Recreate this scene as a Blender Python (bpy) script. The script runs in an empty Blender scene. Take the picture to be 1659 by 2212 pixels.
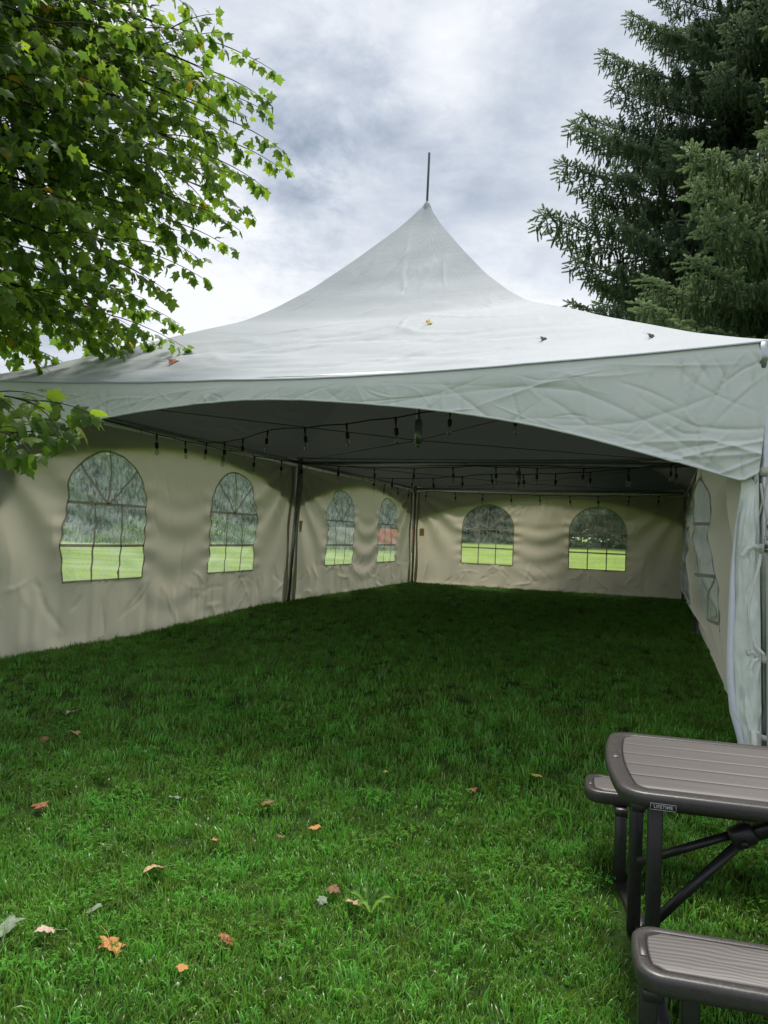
import bpy, math, random
import numpy as np
from mathutils import Vector, Matrix, Euler

random.seed(7)
rng = np.random.default_rng(7)
PI = math.pi
S = bpy.context.scene
COL = S.collection

# ------------------------------------------------------------------ camera
PITCH, ROLL, EYE = 0.0286, 0.0398, 1.171
cam = bpy.data.cameras.new("camera")
cam.sensor_fit = 'VERTICAL'; cam.sensor_height = 24.0
cam.lens = 24.0 * 1599.5 / 2212.0
cam.clip_start = 0.05; cam.clip_end = 2000
camo = bpy.data.objects.new("camera", cam); COL.objects.link(camo)
r0 = Vector((1, 0, 0)); fw = Vector((0, math.cos(PITCH), math.sin(PITCH))); t0 = Vector((0, -math.sin(PITCH), math.cos(PITCH)))
cr, sr = math.cos(ROLL), math.sin(ROLL)
rv = r0 * cr + t0 * sr; tv = t0 * cr - r0 * sr; bk = -fw
camo.matrix_world = Matrix(((rv.x, tv.x, bk.x, 0), (rv.y, tv.y, bk.y, 0), (rv.z, tv.z, bk.z, EYE), (0, 0, 0, 1)))
S.camera = camo

# ------------------------------------------------------------------ world
SUN_EL, SUN_AZ = math.radians(66), math.radians(8)      # azimuth from +y, negative = to the left
w = bpy.data.worlds.new("World"); S.world = w; w.use_nodes = True
nt = w.node_tree; N = nt.nodes; L = nt.links; N.clear()
def wn(t, **k):
    n = N.new(t)
    for a, b in k.items(): setattr(n, a, b)
    return n
out = wn('ShaderNodeOutputWorld'); bg = wn('ShaderNodeBackground'); bg.inputs['Strength'].default_value = 0.088
sky = wn('ShaderNodeTexSky', sky_type='NISHITA'); sky.sun_disc = False
sky.sun_elevation = SUN_EL; sky.sun_rotation = SUN_AZ
tc = wn('ShaderNodeTexCoord'); sep = wn('ShaderNodeSeparateXYZ'); L.new(tc.outputs['Generated'], sep.inputs[0])
def wmath(op, a, b=None, c=None, clamp=False):
    n = wn('ShaderNodeMath', operation=op); n.use_clamp = clamp
    for i, x in enumerate((a, b, c)):
        if x is None: continue
        if isinstance(x, (int, float)): n.inputs[i].default_value = x
        else: L.new(x, n.inputs[i])
    return n.outputs[0]
zc = wmath('ADD', wmath('MAXIMUM', sep.outputs['Z'], 0.0), 0.22)
cx = wmath('DIVIDE', sep.outputs['X'], zc); cy = wmath('DIVIDE', sep.outputs['Y'], zc)
comb = wn('ShaderNodeCombineXYZ'); L.new(cx, comb.inputs[0]); L.new(cy, comb.inputs[1])
def wnoise(scale, detail, rough, off, dist=0.0):
    m = wn('ShaderNodeMapping'); m.inputs['Location'].default_value = off; L.new(comb.outputs[0], m.inputs[0])
    n = wn('ShaderNodeTexNoise'); n.inputs['Scale'].default_value = scale; n.inputs['Detail'].default_value = detail
    n.inputs['Roughness'].default_value = rough; n.inputs['Distortion'].default_value = dist
    L.new(m.outputs[0], n.inputs['Vector']); return n.outputs['Fac']
n1 = wnoise(1.5, 8, 0.60, (3.1, 1.7, 0), 0.15)
n2 = wnoise(4.4, 8, 0.62, (0.4, 5.2, 2.0), 0.2)
fac = wmath('ADD', wmath('MULTIPLY', n1, 0.66), wmath('MULTIPLY_ADD', n2, 0.40, 0.0))
for d, rad, amt in [((-.079, .8566, .5098), .12, -.12), ((-.124, .9129, .3889), .09, -.11), ((-.1342, .8809, .4539), .10, -.09),
                    ((.0, .8792, .4762), .10, -.05), ((.1782, .8386, .5148), .16, -.04), ((-.22, .92, .31), .30, .12), ((.15, .93, .33), .12, .05), ((.048, .8338, .55), .07, .06)]:
    vd = wn('ShaderNodeVectorMath', operation='DISTANCE'); L.new(tc.outputs['Generated'], vd.inputs[0]); vd.inputs[1].default_value = d
    dd = wmath('ADD', vd.outputs['Value'], wmath('MULTIPLY', wmath('SUBTRACT', n2, 0.5), 0.25))
    mr = wn('ShaderNodeMapRange', interpolation_type='SMOOTHSTEP'); L.new(dd, mr.inputs['Value'])
    mr.inputs['From Min'].default_value = 0; mr.inputs['From Max'].default_value = rad
    mr.inputs['To Min'].default_value = amt; mr.inputs['To Max'].default_value = 0
    fac = wmath('ADD', fac, mr.outputs['Result'])
ramp = wn('ShaderNodeValToRGB'); L.new(fac, ramp.inputs[0])
CR = ramp.color_ramp
CR.elements[0].position = 0.27; CR.elements[0].color = (3.3, 4.0, 5.0, 1)
CR.elements[1].position = 0.64; CR.elements[1].color = (10.2, 10.4, 10.8, 1)
e = CR.elements.new(0.44); e.color = (5.8, 6.4, 7.4, 1)
e = CR.elements.new(0.52); e.color = (7.3, 7.8, 8.6, 1)
mixw = wn('ShaderNodeMix', data_type='RGBA'); mixw.inputs[0].default_value = 0.93
L.new(sky.outputs[0], mixw.inputs[6]); L.new(ramp.outputs[0], mixw.inputs[7])
L.new(mixw.outputs[2], bg.inputs['Color']); L.new(bg.outputs[0], out.inputs[0])

sun = bpy.data.lights.new("sun", 'SUN'); sun.energy = 3.5; sun.angle = math.radians(20); sun.color = (1.0, 0.95, 0.86)
suno = bpy.data.objects.new("sun", sun); COL.objects.link(suno)
sd = Vector((math.sin(SUN_AZ) * math.cos(SUN_EL), math.cos(SUN_AZ) * math.cos(SUN_EL), math.sin(SUN_EL)))
suno.rotation_euler = sd.to_track_quat('Z', 'Y').to_euler(); suno.location = (0, 0, 30)

S.view_settings.view_transform = 'Standard'; S.view_settings.look = 'None'; S.view_settings.gamma = 1
S.view_settings.use_curve_mapping = False; S.view_settings.exposure = 0.2
S.render.engine = 'CYCLES'
S.cycles.use_denoising = True
S.cycles.max_bounces = 10; S.cycles.transparent_max_bounces = 12; S.cycles.diffuse_bounces = 5
S.cycles.caustics_reflective = False; S.cycles.caustics_refractive = False

# ------------------------------------------------------------------ frame of the tent
AZ, TX, TY = 0.3589, -3.5881, 6.2909
W6, L12 = 6.1, 12.2
ca, sa = math.cos(AZ), math.sin(AZ)
def T(u, v, z=0.0): return Vector((TX + u * ca + v * sa, TY - u * sa + v * ca, z))
def uv_of(x, y):
    rx, ry = x - TX, y - TY
    return rx * ca - ry * sa, rx * sa + ry * ca
def gz(x, y):                                            # ground height, arrays welcome
    u, v = uv_of(np.asarray(x, float), np.asarray(y, float))
    t = np.clip((0.6 - v) / 2.8, 0, 1)
    z = -0.28 * t * t * (3 - 2 * t)
    def sm(a, b, q):
        k = np.clip((q - a) / (b - a), 0, 1); return k * k * (3 - 2 * k)
    z = z - .12 * sm(5.4, 2.0, v) * sm(-3.2, -1.2, v) * sm(3.2, .4, u)
    far = np.clip(v - 14, 0, 60)
    return z + 0.026 * far * far / (far + 3)

# ------------------------------------------------------------------ helpers
def smooth(a, b, x):
    t = np.clip((x - a) / (b - a), 0, 1); return t * t * (3 - 2 * t)
_tab = np.random.default_rng(99).random(4096)
def vnoise(x, y, seed=0):
    x = np.asarray(x, float); y = np.asarray(y, float)
    xi = np.floor(x).astype(int); yi = np.floor(y).astype(int); fx = x - xi; fy = y - yi
    fx = fx * fx * (3 - 2 * fx); fy = fy * fy * (3 - 2 * fy)
    h = lambda a, b: _tab[(a * 1619 + b * 31337 + seed * 6971) & 4095]
    return (h(xi, yi) * (1 - fx) + h(xi + 1, yi) * fx) * (1 - fy) + (h(xi, yi + 1) * (1 - fx) + h(xi + 1, yi + 1) * fx) * fy - 0.5
def fbm(x, y, seed=0, o=4):
    r = 0; a = 1
    for i in range(o):
        r = r + a * vnoise(x * 2 ** i, y * 2 ** i, seed + i); a *= 0.5
    return r

def mesh_np(name, V, F, smooth_=False):
    """V (n,3), F list of arrays (m,k) of one or more face sizes"""
    me = bpy.data.meshes.new(name)
    V = np.asarray(V, np.float32)
    if isinstance(F, np.ndarray): F = [F]
    F = [np.asarray(f, np.int32) for f in F if len(f)]
    me.vertices.add(len(V)); me.vertices.foreach_set('co', V.ravel())
    loops = np.concatenate([f.ravel() for f in F]); tot = np.concatenate([np.full(len(f), f.shape[1], np.int32) for f in F])
    me.loops.add(len(loops)); me.loops.foreach_set('vertex_index', loops)
    me.polygons.add(len(tot)); st = np.concatenate([[0], np.cumsum(tot)[:-1]]).astype(np.int32)
    me.polygons.foreach_set('loop_start', st)
    if smooth_: me.polygons.foreach_set('use_smooth', np.ones(len(tot), bool))
    me.update(calc_edges=True); me.validate()
    return me
def obj(name, me, mat=None, parent=None, loc=None, rot=None, scale=None):
    o = bpy.data.objects.new(name, me); COL.objects.link(o)
    if mat is not None and len(me.materials) == 0: me.materials.append(mat)
    if parent is not None: o.parent = parent
    if loc is not None: o.location = loc
    if rot is not None: o.rotation_euler = rot
    if scale is not None: o.scale = scale if hasattr(scale, '__len__') else (scale,) * 3
    return o
def tag(o, label=None, cat=None, group=None, kind=None):
    if label: o['label'] = label
    if cat: o['category'] = cat
    if group: o['group'] = group
    if kind: o['kind'] = kind
    return o
def empty(name, loc=(0, 0, 0), rz=0.0):
    o = bpy.data.objects.new(name, None); COL.objects.link(o); o.location = loc; o.rotation_euler = (0, 0, rz)
    o.empty_display_size = 0.2; return o

class MB:
    def __init__(s): s.V = []; s.F = {}; s.n = 0
    def add(s, V, F):
        V = np.asarray(V, float); s.V.append(V)
        for f in (F if isinstance(F, list) else [F]):
            f = np.asarray(f, int)
            s.F.setdefault(f.shape[1], []).append(f + s.n)
        s.n += len(V); return s
    def tube(s, pts, r, n=8, cap=True):
        P = [Vector(p) for p in pts]; R = r if hasattr(r, '__len__') else [r] * len(P)
        rings = []; ref = None
        for i, p in enumerate(P):
            d = (P[min(i + 1, len(P) - 1)] - P[max(i - 1, 0)]).normalized()
            if ref is None: ref = d.orthogonal().normalized()
            ref = (ref - d * ref.dot(d))
            ref = ref.normalized() if ref.length > 1e-6 else d.orthogonal().normalized()
            b = d.cross(ref)
            rings.append([p + (ref * math.cos(2 * PI * k / n) + b * math.sin(2 * PI * k / n)) * R[i] for k in range(n)])
        V = [v for rg in rings for v in rg]; F = []
        for i in range(len(P) - 1):
            for k in range(n):
                F.append((i * n + k, i * n + (k + 1) % n, (i + 1) * n + (k + 1) % n, (i + 1) * n + k))
        Fs = [np.array(F)]
        T3 = []
        if cap:
            V += [P[0], P[-1]]; a = len(V) - 2
            for k in range(n):
                T3.append((a, (k + 1) % n, k)); T3.append((a + 1, (len(P) - 1) * n + k, (len(P) - 1) * n + (k + 1) % n))
            Fs.append(np.array(T3))
        s.add([tuple(v) for v in V], Fs); return s
    def box(s, c, size, M=None, bev=0.0):
        hx, hy, hz = [q / 2 for q in size]; b = min(bev, hx * .9, hy * .9, hz * .9)
        if b <= 0:
            V = [(x, y, z) for z in (-hz, hz) for y in (-hy, hy) for x in (-hx, hx)]
            F = [(0, 2, 3, 1), (4, 5, 7, 6), (0, 1, 5, 4), (2, 6, 7, 3), (0, 4, 6, 2), (1, 3, 7, 5)]
            T3 = []
        else:
            V = []; idx = {}
            for sx in (-1, 1):
                for sy in (-1, 1):
                    for sz in (-1, 1):
                        for ax in range(3):
                            q = [sx * (hx - b), sy * (hy - b), sz * (hz - b)]; q[ax] += (sx, sy, sz)[ax] * b
                            idx[(sx, sy, sz, ax)] = len(V); V.append(tuple(q))
            F = []; T3 = []
            for ax in range(3):
                o1, o2 = [a for a in range(3) if a != ax]
                for sg in (-1, 1):
                    q = []
                    for a1, a2 in ((-1, -1), (1, -1), (1, 1), (-1, 1)):
                        k = [0, 0, 0]; k[ax] = sg; k[o1] = a1; k[o2] = a2; q.append(idx[(k[0], k[1], k[2], ax)])
                    flip = (sg < 0) != (ax == 1); F.append(tuple(q[::-1] if flip else q))
            for ax in range(3):
                o1, o2 = [a for a in range(3) if a != ax]
                for a1 in (-1, 1):
                    for a2 in (-1, 1):
                        def k(sg, face):
                            q = [0, 0, 0]; q[ax] = sg; q[o1] = a1; q[o2] = a2; return idx[(q[0], q[1], q[2], face)]
                        q = (k(-1, o1), k(1, o1), k(1, o2), k(-1, o2))
                        a, bb, cc_ = [Vector(V[j]) for j in q[:3]]
                        if (bb - a).cross(cc_ - bb).dot(a) < 0: q = q[::-1]
                        F.append(q)
            for sx in (-1, 1):
                for sy in (-1, 1):
                    for sz in (-1, 1):
                        q = (idx[(sx, sy, sz, 0)], idx[(sx, sy, sz, 1)], idx[(sx, sy, sz, 2)])
                        a, bb, cc_ = [Vector(V[j]) for j in q]
                        if (bb - a).cross(cc_ - bb).dot(a) < 0: q = q[::-1]
                        T3.append(q)
        V = [Vector(v) for v in V]
        if M is not None: V = [M @ v for v in V]
        V = [tuple(v + Vector(c)) for v in V]
        Fs = [np.array(F)]
        if T3: Fs.append(np.array(T3))
        s.add(V, Fs); return s
    def bar(s, a, b, wd, ht, bev=0.003):                # rectangular tube a->b ; wd horizontal
        a, b = Vector(a), Vector(b); d = (b - a); ln = d.length; d.normalize()
        up = Vector((0, 0, 1)) if abs(d.z) < .95 else Vector((0, 1, 0))
        x = d.cross(up).normalized(); y = x.cross(d)
        M = Matrix((x, y, d)).transposed()
        return s.box((a + b) / 2, (wd, ht, ln), M, bev)
    def mesh(s, name, sm=False):
        return mesh_np(name, np.concatenate(s.V), [np.concatenate(f) for f in s.F.values()], sm)
    def build(s, name, mat, parent=None, sm=False, **k): return obj(name, s.mesh(name, sm), mat, parent, **k)

def grid_faces(nu, nv):
    i = np.arange(nu * nv).reshape(nv, nu)
    return np.stack([i[:-1, :-1].ravel(), i[:-1, 1:].ravel(), i[1:, 1:].ravel(), i[1:, :-1].ravel()], 1)

# ------------------------------------------------------------------ materials
class Mat:
    def __init__(s, name):
        s.m = bpy.data.materials.new(name); s.m.use_nodes = True; s.nt = s.m.node_tree; s.nt.nodes.clear()
        s.out = s.n('ShaderNodeOutputMaterial')
    def n(s, t, **k):
        x = s.nt.nodes.new(t)
        for a, b in k.items(): setattr(x, a, b)
        return x
    def l(s, a, b): s.nt.links.new(a, b)
    def set(s, inp, v):
        if isinstance(v, (int, float)): inp.default_value = v
        elif isinstance(v, (tuple, list)): inp.default_value = tuple(v) + ((1,) if len(v) == 3 and len(inp.default_value) == 4 else ())
        else: s.l(v, inp)
    def coord(s, kind='Object', scale=(1, 1, 1), rot=(0, 0, 0)):
        t = s.n('ShaderNodeTexCoord'); m = s.n('ShaderNodeMapping'); m.inputs['Scale'].default_value = scale; m.inputs['Rotation'].default_value = rot
        s.l(t.outputs[kind], m.inputs[0]); return m.outputs[0]
    def pos(s, scale=(1, 1, 1)):
        t = s.n('ShaderNodeNewGeometry'); m = s.n('ShaderNodeMapping'); m.inputs['Scale'].default_value = scale
        s.l(t.outputs['Position'], m.inputs[0]); return m.outputs[0]
    def noise(s, vec, scale, detail=4, rough=.55, dist=0):
        x = s.n('ShaderNodeTexNoise'); s.l(vec, x.inputs['Vector']); x.inputs['Scale'].default_value = scale
        x.inputs['Detail'].default_value = detail; x.inputs['Roughness'].default_value = rough; x.inputs['Distortion'].default_value = dist
        return x.outputs['Fac']
    def rng(s, v, a, b, c=0, d=1):
        x = s.n('ShaderNodeMapRange'); s.l(v, x.inputs['Value'])
        for k, q in zip(('From Min', 'From Max', 'To Min', 'To Max'), (a, b, c, d)): x.inputs[k].default_value = q
        return x.outputs['Result']
    def math(s, op, a, b=0.0):
        x = s.n('ShaderNodeMath', operation=op); s.set(x.inputs[0], a); s.set(x.inputs[1], b); return x.outputs[0]
    def mix(s, f, a, b):
        x = s.n('ShaderNodeMix', data_type='RGBA'); s.set(x.inputs[0], f); s.set(x.inputs[6], a); s.set(x.inputs[7], b); return x.outputs[2]
    def bump(s, h, strength=.3, dist=.01):
        x = s.n('ShaderNodeBump'); s.l(h, x.inputs['Height']); x.inputs['Strength'].default_value = strength; x.inputs['Distance'].default_value = dist; return x.outputs[0]
    def bsdf(s, col, rough=.6, metal=0, spec=.5, nrm=None, coat=0, coat_r=.2):
        x = s.n('ShaderNodeBsdfPrincipled'); s.set(x.inputs['Base Color'], col); s.set(x.inputs['Roughness'], rough)
        s.set(x.inputs['Metallic'], metal); s.set(x.inputs['Specular IOR Level'], spec); s.set(x.inputs['Coat Weight'], coat); s.set(x.inputs['Coat Roughness'], coat_r)
        if nrm is not None: s.l(nrm, x.inputs['Normal'])
        return x.outputs[0]
    def trans(s, col, nrm=None):
        x = s.n('ShaderNodeBsdfTranslucent'); s.set(x.inputs[0], col)
        if nrm is not None: s.l(nrm, x.inputs['Normal'])
        return x.outputs[0]
    def shmix(s, f, a, b):
        x = s.n('ShaderNodeMixShader'); s.set(x.inputs[0], f); s.l(a, x.inputs[1]); s.l(b, x.inputs[2]); return x.outputs[0]
    def done(s, sh): s.l(sh, s.out.inputs[0]); return s.m

def m_canopy():
    m = Mat('canopy_vinyl'); c = m.coord()
    n1 = m.noise(c, 1.3, 5, .6); n2 = m.noise(c, 60, 3, .6); n3 = m.noise(m.coord(scale=(1, 3.5, 1)), 5, 6, .6, 1.2)
    gm_ = m.n('ShaderNodeNewGeometry'); col = m.mix(gm_.outputs['Backfacing'], m.mix(m.rng(n1, .3, .7), (.41, .445, .475), (.47, .505, .535)), (.15, .172, .155))   # inner side coloured dark: shade under the roof put into the vinyl
    h = m.math('ADD', m.math('MULTIPLY', n2, .16), m.math('MULTIPLY', n3, .8))
    b = m.bump(h, .22, .012)
    p = m.bsdf(col, m.rng(n2, .3, .7, .55, .7), nrm=b, spec=.12)
    return m.done(m.shmix(.018, p, m.trans((.5, .55, .5), b)))
def m_valance():
    m = Mat('valance_vinyl'); c = m.coord()
    n1 = m.noise(c, 2.2, 5, .6); n2 = m.noise(c, 90, 3, .6); n3 = m.noise(c, 9, 5, .65, .8)
    col = m.mix(m.rng(n1, .3, .7), (.74, .78, .75), (.83, .86, .835))
    b = m.bump(m.math('ADD', m.math('MULTIPLY', n2, .05), m.math('MULTIPLY', n3, .8)), .3, .012)
    p = m.bsdf(col, .42, nrm=b, spec=.35)
    return m.done(m.shmix(.11, p, m.trans((.46, .52, .44), b)))
def m_wall():
    m = Mat('sidewall_vinyl'); c = m.coord()
    n1 = m.noise(c, 1.7, 5, .6); n3 = m.noise(m.coord(scale=(1, 1, .35)), 7, 5, .6, .6); n2 = m.noise(c, 120, 2, .5)
    col = m.mix(m.rng(n1, .3, .7), (.44, .445, .40), (.51, .51, .455))
    b = m.bump(m.math('ADD', n3, m.math('MULTIPLY', n2, .05)), .22, .012)
    p = m.bsdf(col, .40, nrm=b, spec=.3)
    return m.done(m.shmix(.43, p, m.trans((.80, .73, .56), b)))
def m_vinyl(name, lo, hi, sx, sz, col=(.72, .80, .76)):
    m = Mat(name)
    c = m.coord(scale=(sx, sx, sz)); c2 = m.coord()
    n = m.noise(c, 1.0, 4, .7, .5); n2 = m.noise(c2, 3.5, 3, .5)
    f = m.math('ADD', m.rng(n, .38, .66, lo, hi), m.rng(n2, .35, .7, -.05, .07))
    tr = m.n('ShaderNodeBsdfTransparent'); tr.inputs[0].default_value = (.93, .96, .93, 1)
    g = m.n('ShaderNodeBsdfGlossy'); g.inputs['Roughness'].default_value = .12; g.inputs[0].default_value = (.9, .9, .9, 1)
    haze = m.shmix(.12, m.trans(col), g.outputs[0])
    return m.done(m.shmix(f, tr.outputs[0], haze))
def m_simple(name, col, rough=.5, metal=0, spec=.5, var=.12, scale=20, bump=.1, coat=0):
    m = Mat(name); c = m.coord(); n = m.noise(c, scale, 4, .6)
    lo = tuple(max(0, x * (1 - var)) for x in col); hi = tuple(min(1, x * (1 + var)) for x in col)
    return m.done(m.bsdf(m.mix(m.rng(n, .3, .7), lo, hi), m.rng(n, .3, .7, rough * .85, min(1, rough * 1.15)), metal, spec, m.bump(n, bump, .003), coat))
def m_leaf(name, attr=True, stops=None, tfac=.55):
    m = Mat(name)
    if attr:
        a = m.n('ShaderNodeAttribute', attribute_name='tint'); v = a.outputs['Fac']
    else:
        v = m.n('ShaderNodeObjectInfo').outputs['Random']
    r = m.n('ShaderNodeValToRGB'); m.l(v, r.inputs[0])
    el = r.color_ramp.elements
    el[0].position = stops[0][0]; el[0].color = stops[0][1] + (1,)
    el[1].position = stops[-1][0]; el[1].color = stops[-1][1] + (1,)
    for p_, c_ in stops[1:-1]:
        q = el.new(p_); q.color = c_ + (1,)
    col = r.outputs[0]
    nz = m.noise(m.coord(), 30, 3); col = m.mix(m.rng(nz, .3, .7, 0, .25), col, (.01, .02, .005))
    hs = m.n('ShaderNodeHueSaturation'); hs.inputs['Value'].default_value = 2.5; hs.inputs['Hue'].default_value = .488; hs.inputs['Saturation'].default_value = 1.05; m.l(col, hs.inputs['Color'])
    p = m.bsdf(col, .45, spec=.4)
    return m.done(m.shmix(tfac, p, m.trans(hs.outputs[0])))
GREENS = [(0, (.052, .104, .022)), (.35, (.094, .172, .024)), (.7, (.155, .235, .024)), (.9, (.23, .27, .026)), (1, (.36, .22, .02))]
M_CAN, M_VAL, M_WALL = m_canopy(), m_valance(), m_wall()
M_V1 = m_vinyl('streaky_window_vinyl', .16, .58, 26, 11, (.80, .90, .88)); M_V2 = m_vinyl('clear_window_vinyl', .06, .22, 14, 9)
M_V3 = m_vinyl('cloudy_window_vinyl', .08, .38, 30, 5, (.5, .58, .52))
M_ALU = m_simple('galvanised_pole', (.42, .45, .46), .38, .85, var=.15, scale=9)
M_MAST = m_simple('dull_grey_mast', (.13, .15, .17), .55, .3)
M_BLACK = m_simple('black_cable', (.012, .012, .013), .5)
M_WIRE = m_simple('steel_wire', (.10, .11, .11), .5, .6)
M_WEB = m_simple('white_webbing', (.68, .68, .64), .75, var=.1, scale=60)
M_STRAP = m_simple('beige_strap', (.50, .48, .42), .8, var=.12, scale=70, bump=.3)
M_STEEL = m_simple('buckle_steel', (.35, .35, .36), .25, 1.0)
def m_cloth(name, col, tcol, f):
    m = Mat(name); n = m.noise(m.coord(), 40, 3); c_ = m.mix(m.rng(n, .3, .7), tuple(x * .85 for x in col), col); return m.done(m.shmix(f, m.bsdf(c_, .8, spec=.2), m.trans(tcol)))
M_TAG = m_cloth('tan_patch', (.62, .55, .34), (.8, .7, .42), .5)
M_MUNT = m_cloth('muntin_webbing', (.36, .35, .31), (.50, .44, .34), .30)
M_HEM = m_cloth('hem_webbing', (.38, .37, .32), (.52, .46, .33), .34)
M_BIND = m_simple('pale_lilac_binding', (.74, .75, .84), .5, var=.05)
mg = Mat('bulb_glass'); gl = mg.n('ShaderNodeBsdfGlossy'); gl.inputs['Roughness'].default_value = .05
tr_ = mg.n('ShaderNodeBsdfTransparent'); tr_.inputs[0].default_value = (.85, .86, .85, 1)
lw = mg.n('ShaderNodeLayerWeight'); lw.inputs[0].default_value = .4
M_BULB = mg.done(mg.shmix(mg.rng(lw.outputs['Facing'], 0, 1, .08, .6), tr_.outputs[0], gl.outputs[0]))
M_BARK = m_simple('grey_bark', (.09, .075, .06), .9, var=.4, scale=14, bump=.8)
M_TWIG = m_simple('dark_twig', (.03, .024, .018), .8, var=.3)
M_LEAF = m_leaf('maple_leaf_green', True, GREENS, .62)
M_BGLEAF = m_leaf('far_leaf', True, [(0, (.045, .085, .05)), (.5, (.09, .15, .08)), (1, (.17, .24, .11))], .45)
M_BRUSH = m_leaf('brush_leaf', True, [(0, (.05, .10, .03)), (.5, (.10, .17, .05)), (1, (.20, .26, .09))], .4)

# ------------------------------------------------------------------ ground sheet
def m_ground():
    m = Mat('lawn_soil'); c = m.pos()
    g = m.n('ShaderNodeNewGeometry'); sp = m.n('ShaderNodeSeparateXYZ'); m.l(g.outputs['Position'], sp.inputs[0])
    x = m.math('SUBTRACT', sp.outputs[0], TX); y = m.math('SUBTRACT', sp.outputs[1], TY)
    u = m.math('SUBTRACT', m.math('MULTIPLY', x, ca), m.math('MULTIPLY', y, sa))
    v = m.math('ADD', m.math('MULTIPLY', x, sa), m.math('MULTIPLY', y, ca))
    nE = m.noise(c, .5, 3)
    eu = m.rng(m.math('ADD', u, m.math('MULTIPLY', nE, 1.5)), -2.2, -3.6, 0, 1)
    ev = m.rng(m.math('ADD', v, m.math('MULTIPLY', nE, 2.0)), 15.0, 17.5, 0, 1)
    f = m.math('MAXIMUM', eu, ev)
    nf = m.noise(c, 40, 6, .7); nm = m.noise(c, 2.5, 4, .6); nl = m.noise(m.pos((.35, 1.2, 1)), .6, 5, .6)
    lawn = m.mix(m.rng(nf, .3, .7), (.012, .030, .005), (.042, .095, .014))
    field = m.mix(m.rng(nl, .35, .65), (.17, .27, .045), (.31, .40, .085))  # brightness of sunlight on the field is put into its grass colour
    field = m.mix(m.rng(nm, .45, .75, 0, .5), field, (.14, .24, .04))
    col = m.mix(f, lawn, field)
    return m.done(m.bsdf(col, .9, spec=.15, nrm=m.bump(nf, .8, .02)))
NR, NA = 190, 180
rad = np.concatenate([[0.0], 0.4 * (700 / 0.4) ** (np.arange(NR - 1) / (NR - 2))])
ang = np.linspace(0, 2 * PI, NA, endpoint=False)
RR, AA = np.meshgrid(rad, ang, indexing='ij')
GX = RR * np.sin(AA); GY = RR * np.cos(AA)
V = np.stack([GX, GY, gz(GX, GY)], -1).reshape(-1, 3)
i = np.arange(NR * NA).reshape(NR, NA); j = np.roll(i, -1, 1)
F = np.stack([i[:-1].ravel(), i[1:].ravel(), j[1:].ravel(), j[:-1].ravel()], 1)
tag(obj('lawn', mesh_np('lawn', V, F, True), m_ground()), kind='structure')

# ------------------------------------------------------------------ tent: frame and canopy
tent = empty('marquee_tent', (TX, TY, 0), -AZ)
tag(tent, 'large white frame marquee with peaked canopy, open at the front, on the lawn', 'tent')
HD = np.array([0, .125, .37, .65, .98, 1.2, 1.42, 1.65, 1.86, 2.14, 2.46, 2.83, 2.95, 3.05])
HZ = np.array([2.35, 2.40, 2.51, 2.66, 2.835, 2.965, 3.085, 3.205, 3.375, 3.65, 4.03, 4.50, 4.68, 4.84])
_d = np.linspace(0, 3.05, 200); _z = np.interp(_d, HD, HZ)
for _ in range(12): _z[1:-1] = (_z[:-2] + 2 * _z[1:-1] + _z[2:]) / 4
def Hd(d): return np.interp(d, _d, _z)

class Creases:
    """random soft fold lines over a sheet"""
    def __init__(s, n, x0, x1, y0, y1, lmin, lmax, wmin, wmax, amp, seed, ang=None, spread=1.0):
        r = np.random.default_rng(seed); s.L = []
        for _ in range(n):
            a = r.uniform(0, PI) if ang is None else ang + r.normal(0, spread)
            s.L.append((r.uniform(x0, x1), r.uniform(y0, y1), math.cos(a), math.sin(a), r.uniform(lmin, lmax), r.uniform(wmin, wmax), amp * r.uniform(.3, 1) * r.choice([-1, 1]), r.uniform(-.5, .5)))
    def __call__(s, x, y):
        h = np.zeros_like(x)
        for px, py, c, q, ln, wd, am, bend in s.L:
            dx = x - px; dy = y - py
            t = dx * c + dy * q; n = -dx * q + dy * c - bend * (.35 * t * t / max(ln, .1) + .5 * np.maximum(t, 0))
            k = np.clip(1 - (t / ln) ** 2, 0, 1)
            h += am * k * np.exp(-np.abs(n) / (wd * (0.6 + .4 * k)))
        return h

def roof_face(module, side):
    nq, nd = 150, 90
    q = np.linspace(-1, 1, nq); d = np.concatenate([[-.036, -.034, -.028, -.014], np.linspace(0, 3.035, nd - 4)])
    Q, D = np.meshgrid(q, d)
    Dc = np.clip(D, 0, None); half = 3.05 - Dc
    s = 3.05 + Q * (3.05 - np.maximum(D, -.036))
    sag = .105 * (1 - Q * Q) * (1 - Dc / 3.05) ** .8
    if side == 'valley': sag = sag * .3
    z = Hd(Dc) - sag - np.interp(-D, [0, .014, .028, .034, .036], [0, .002, .007, .012, .019])
    edge = np.clip(half / .6, 0, 1) * (1 - Q ** 4)
    z = z + edge * (.010 * fbm(s * 1.2 + module * 7, D * 5, 3 + module)
                    + Creases(80, .3, 5.8, .05, 1.4, .25, 1.0, .009, .026, .022, 31 + module * 4, 0.0, .28)(s, D)
                    + Creases(70, 1.2, 4.9, .7, 2.8, .08, .35, .007, .015, .016, 57 + module * 4)(s, D)
                    + Creases(14, 2.6, 3.5, 2.2, 2.9, .15, .5, .008, .02, .016, 77 + module * 4, PI / 2, .3)(s, D))
    if side == 'front': u, v = s, D
    elif side == 'back' or side == 'valley':
        u, v = (s, 6.1 - D) if module == 0 or side == 'back' else (s, D)
    elif side == 'left': u, v = D, s
    else: u, v = 6.1 - D, s
    v = v + 6.1 * module
    Fc = grid_faces(nq, nd)
    if side in ('left', 'back') or (side == 'valley' and module == 0): Fc = Fc[:, ::-1]
    return np.stack([u, v, z], -1).reshape(-1, 3), Fc
mb = MB()
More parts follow.
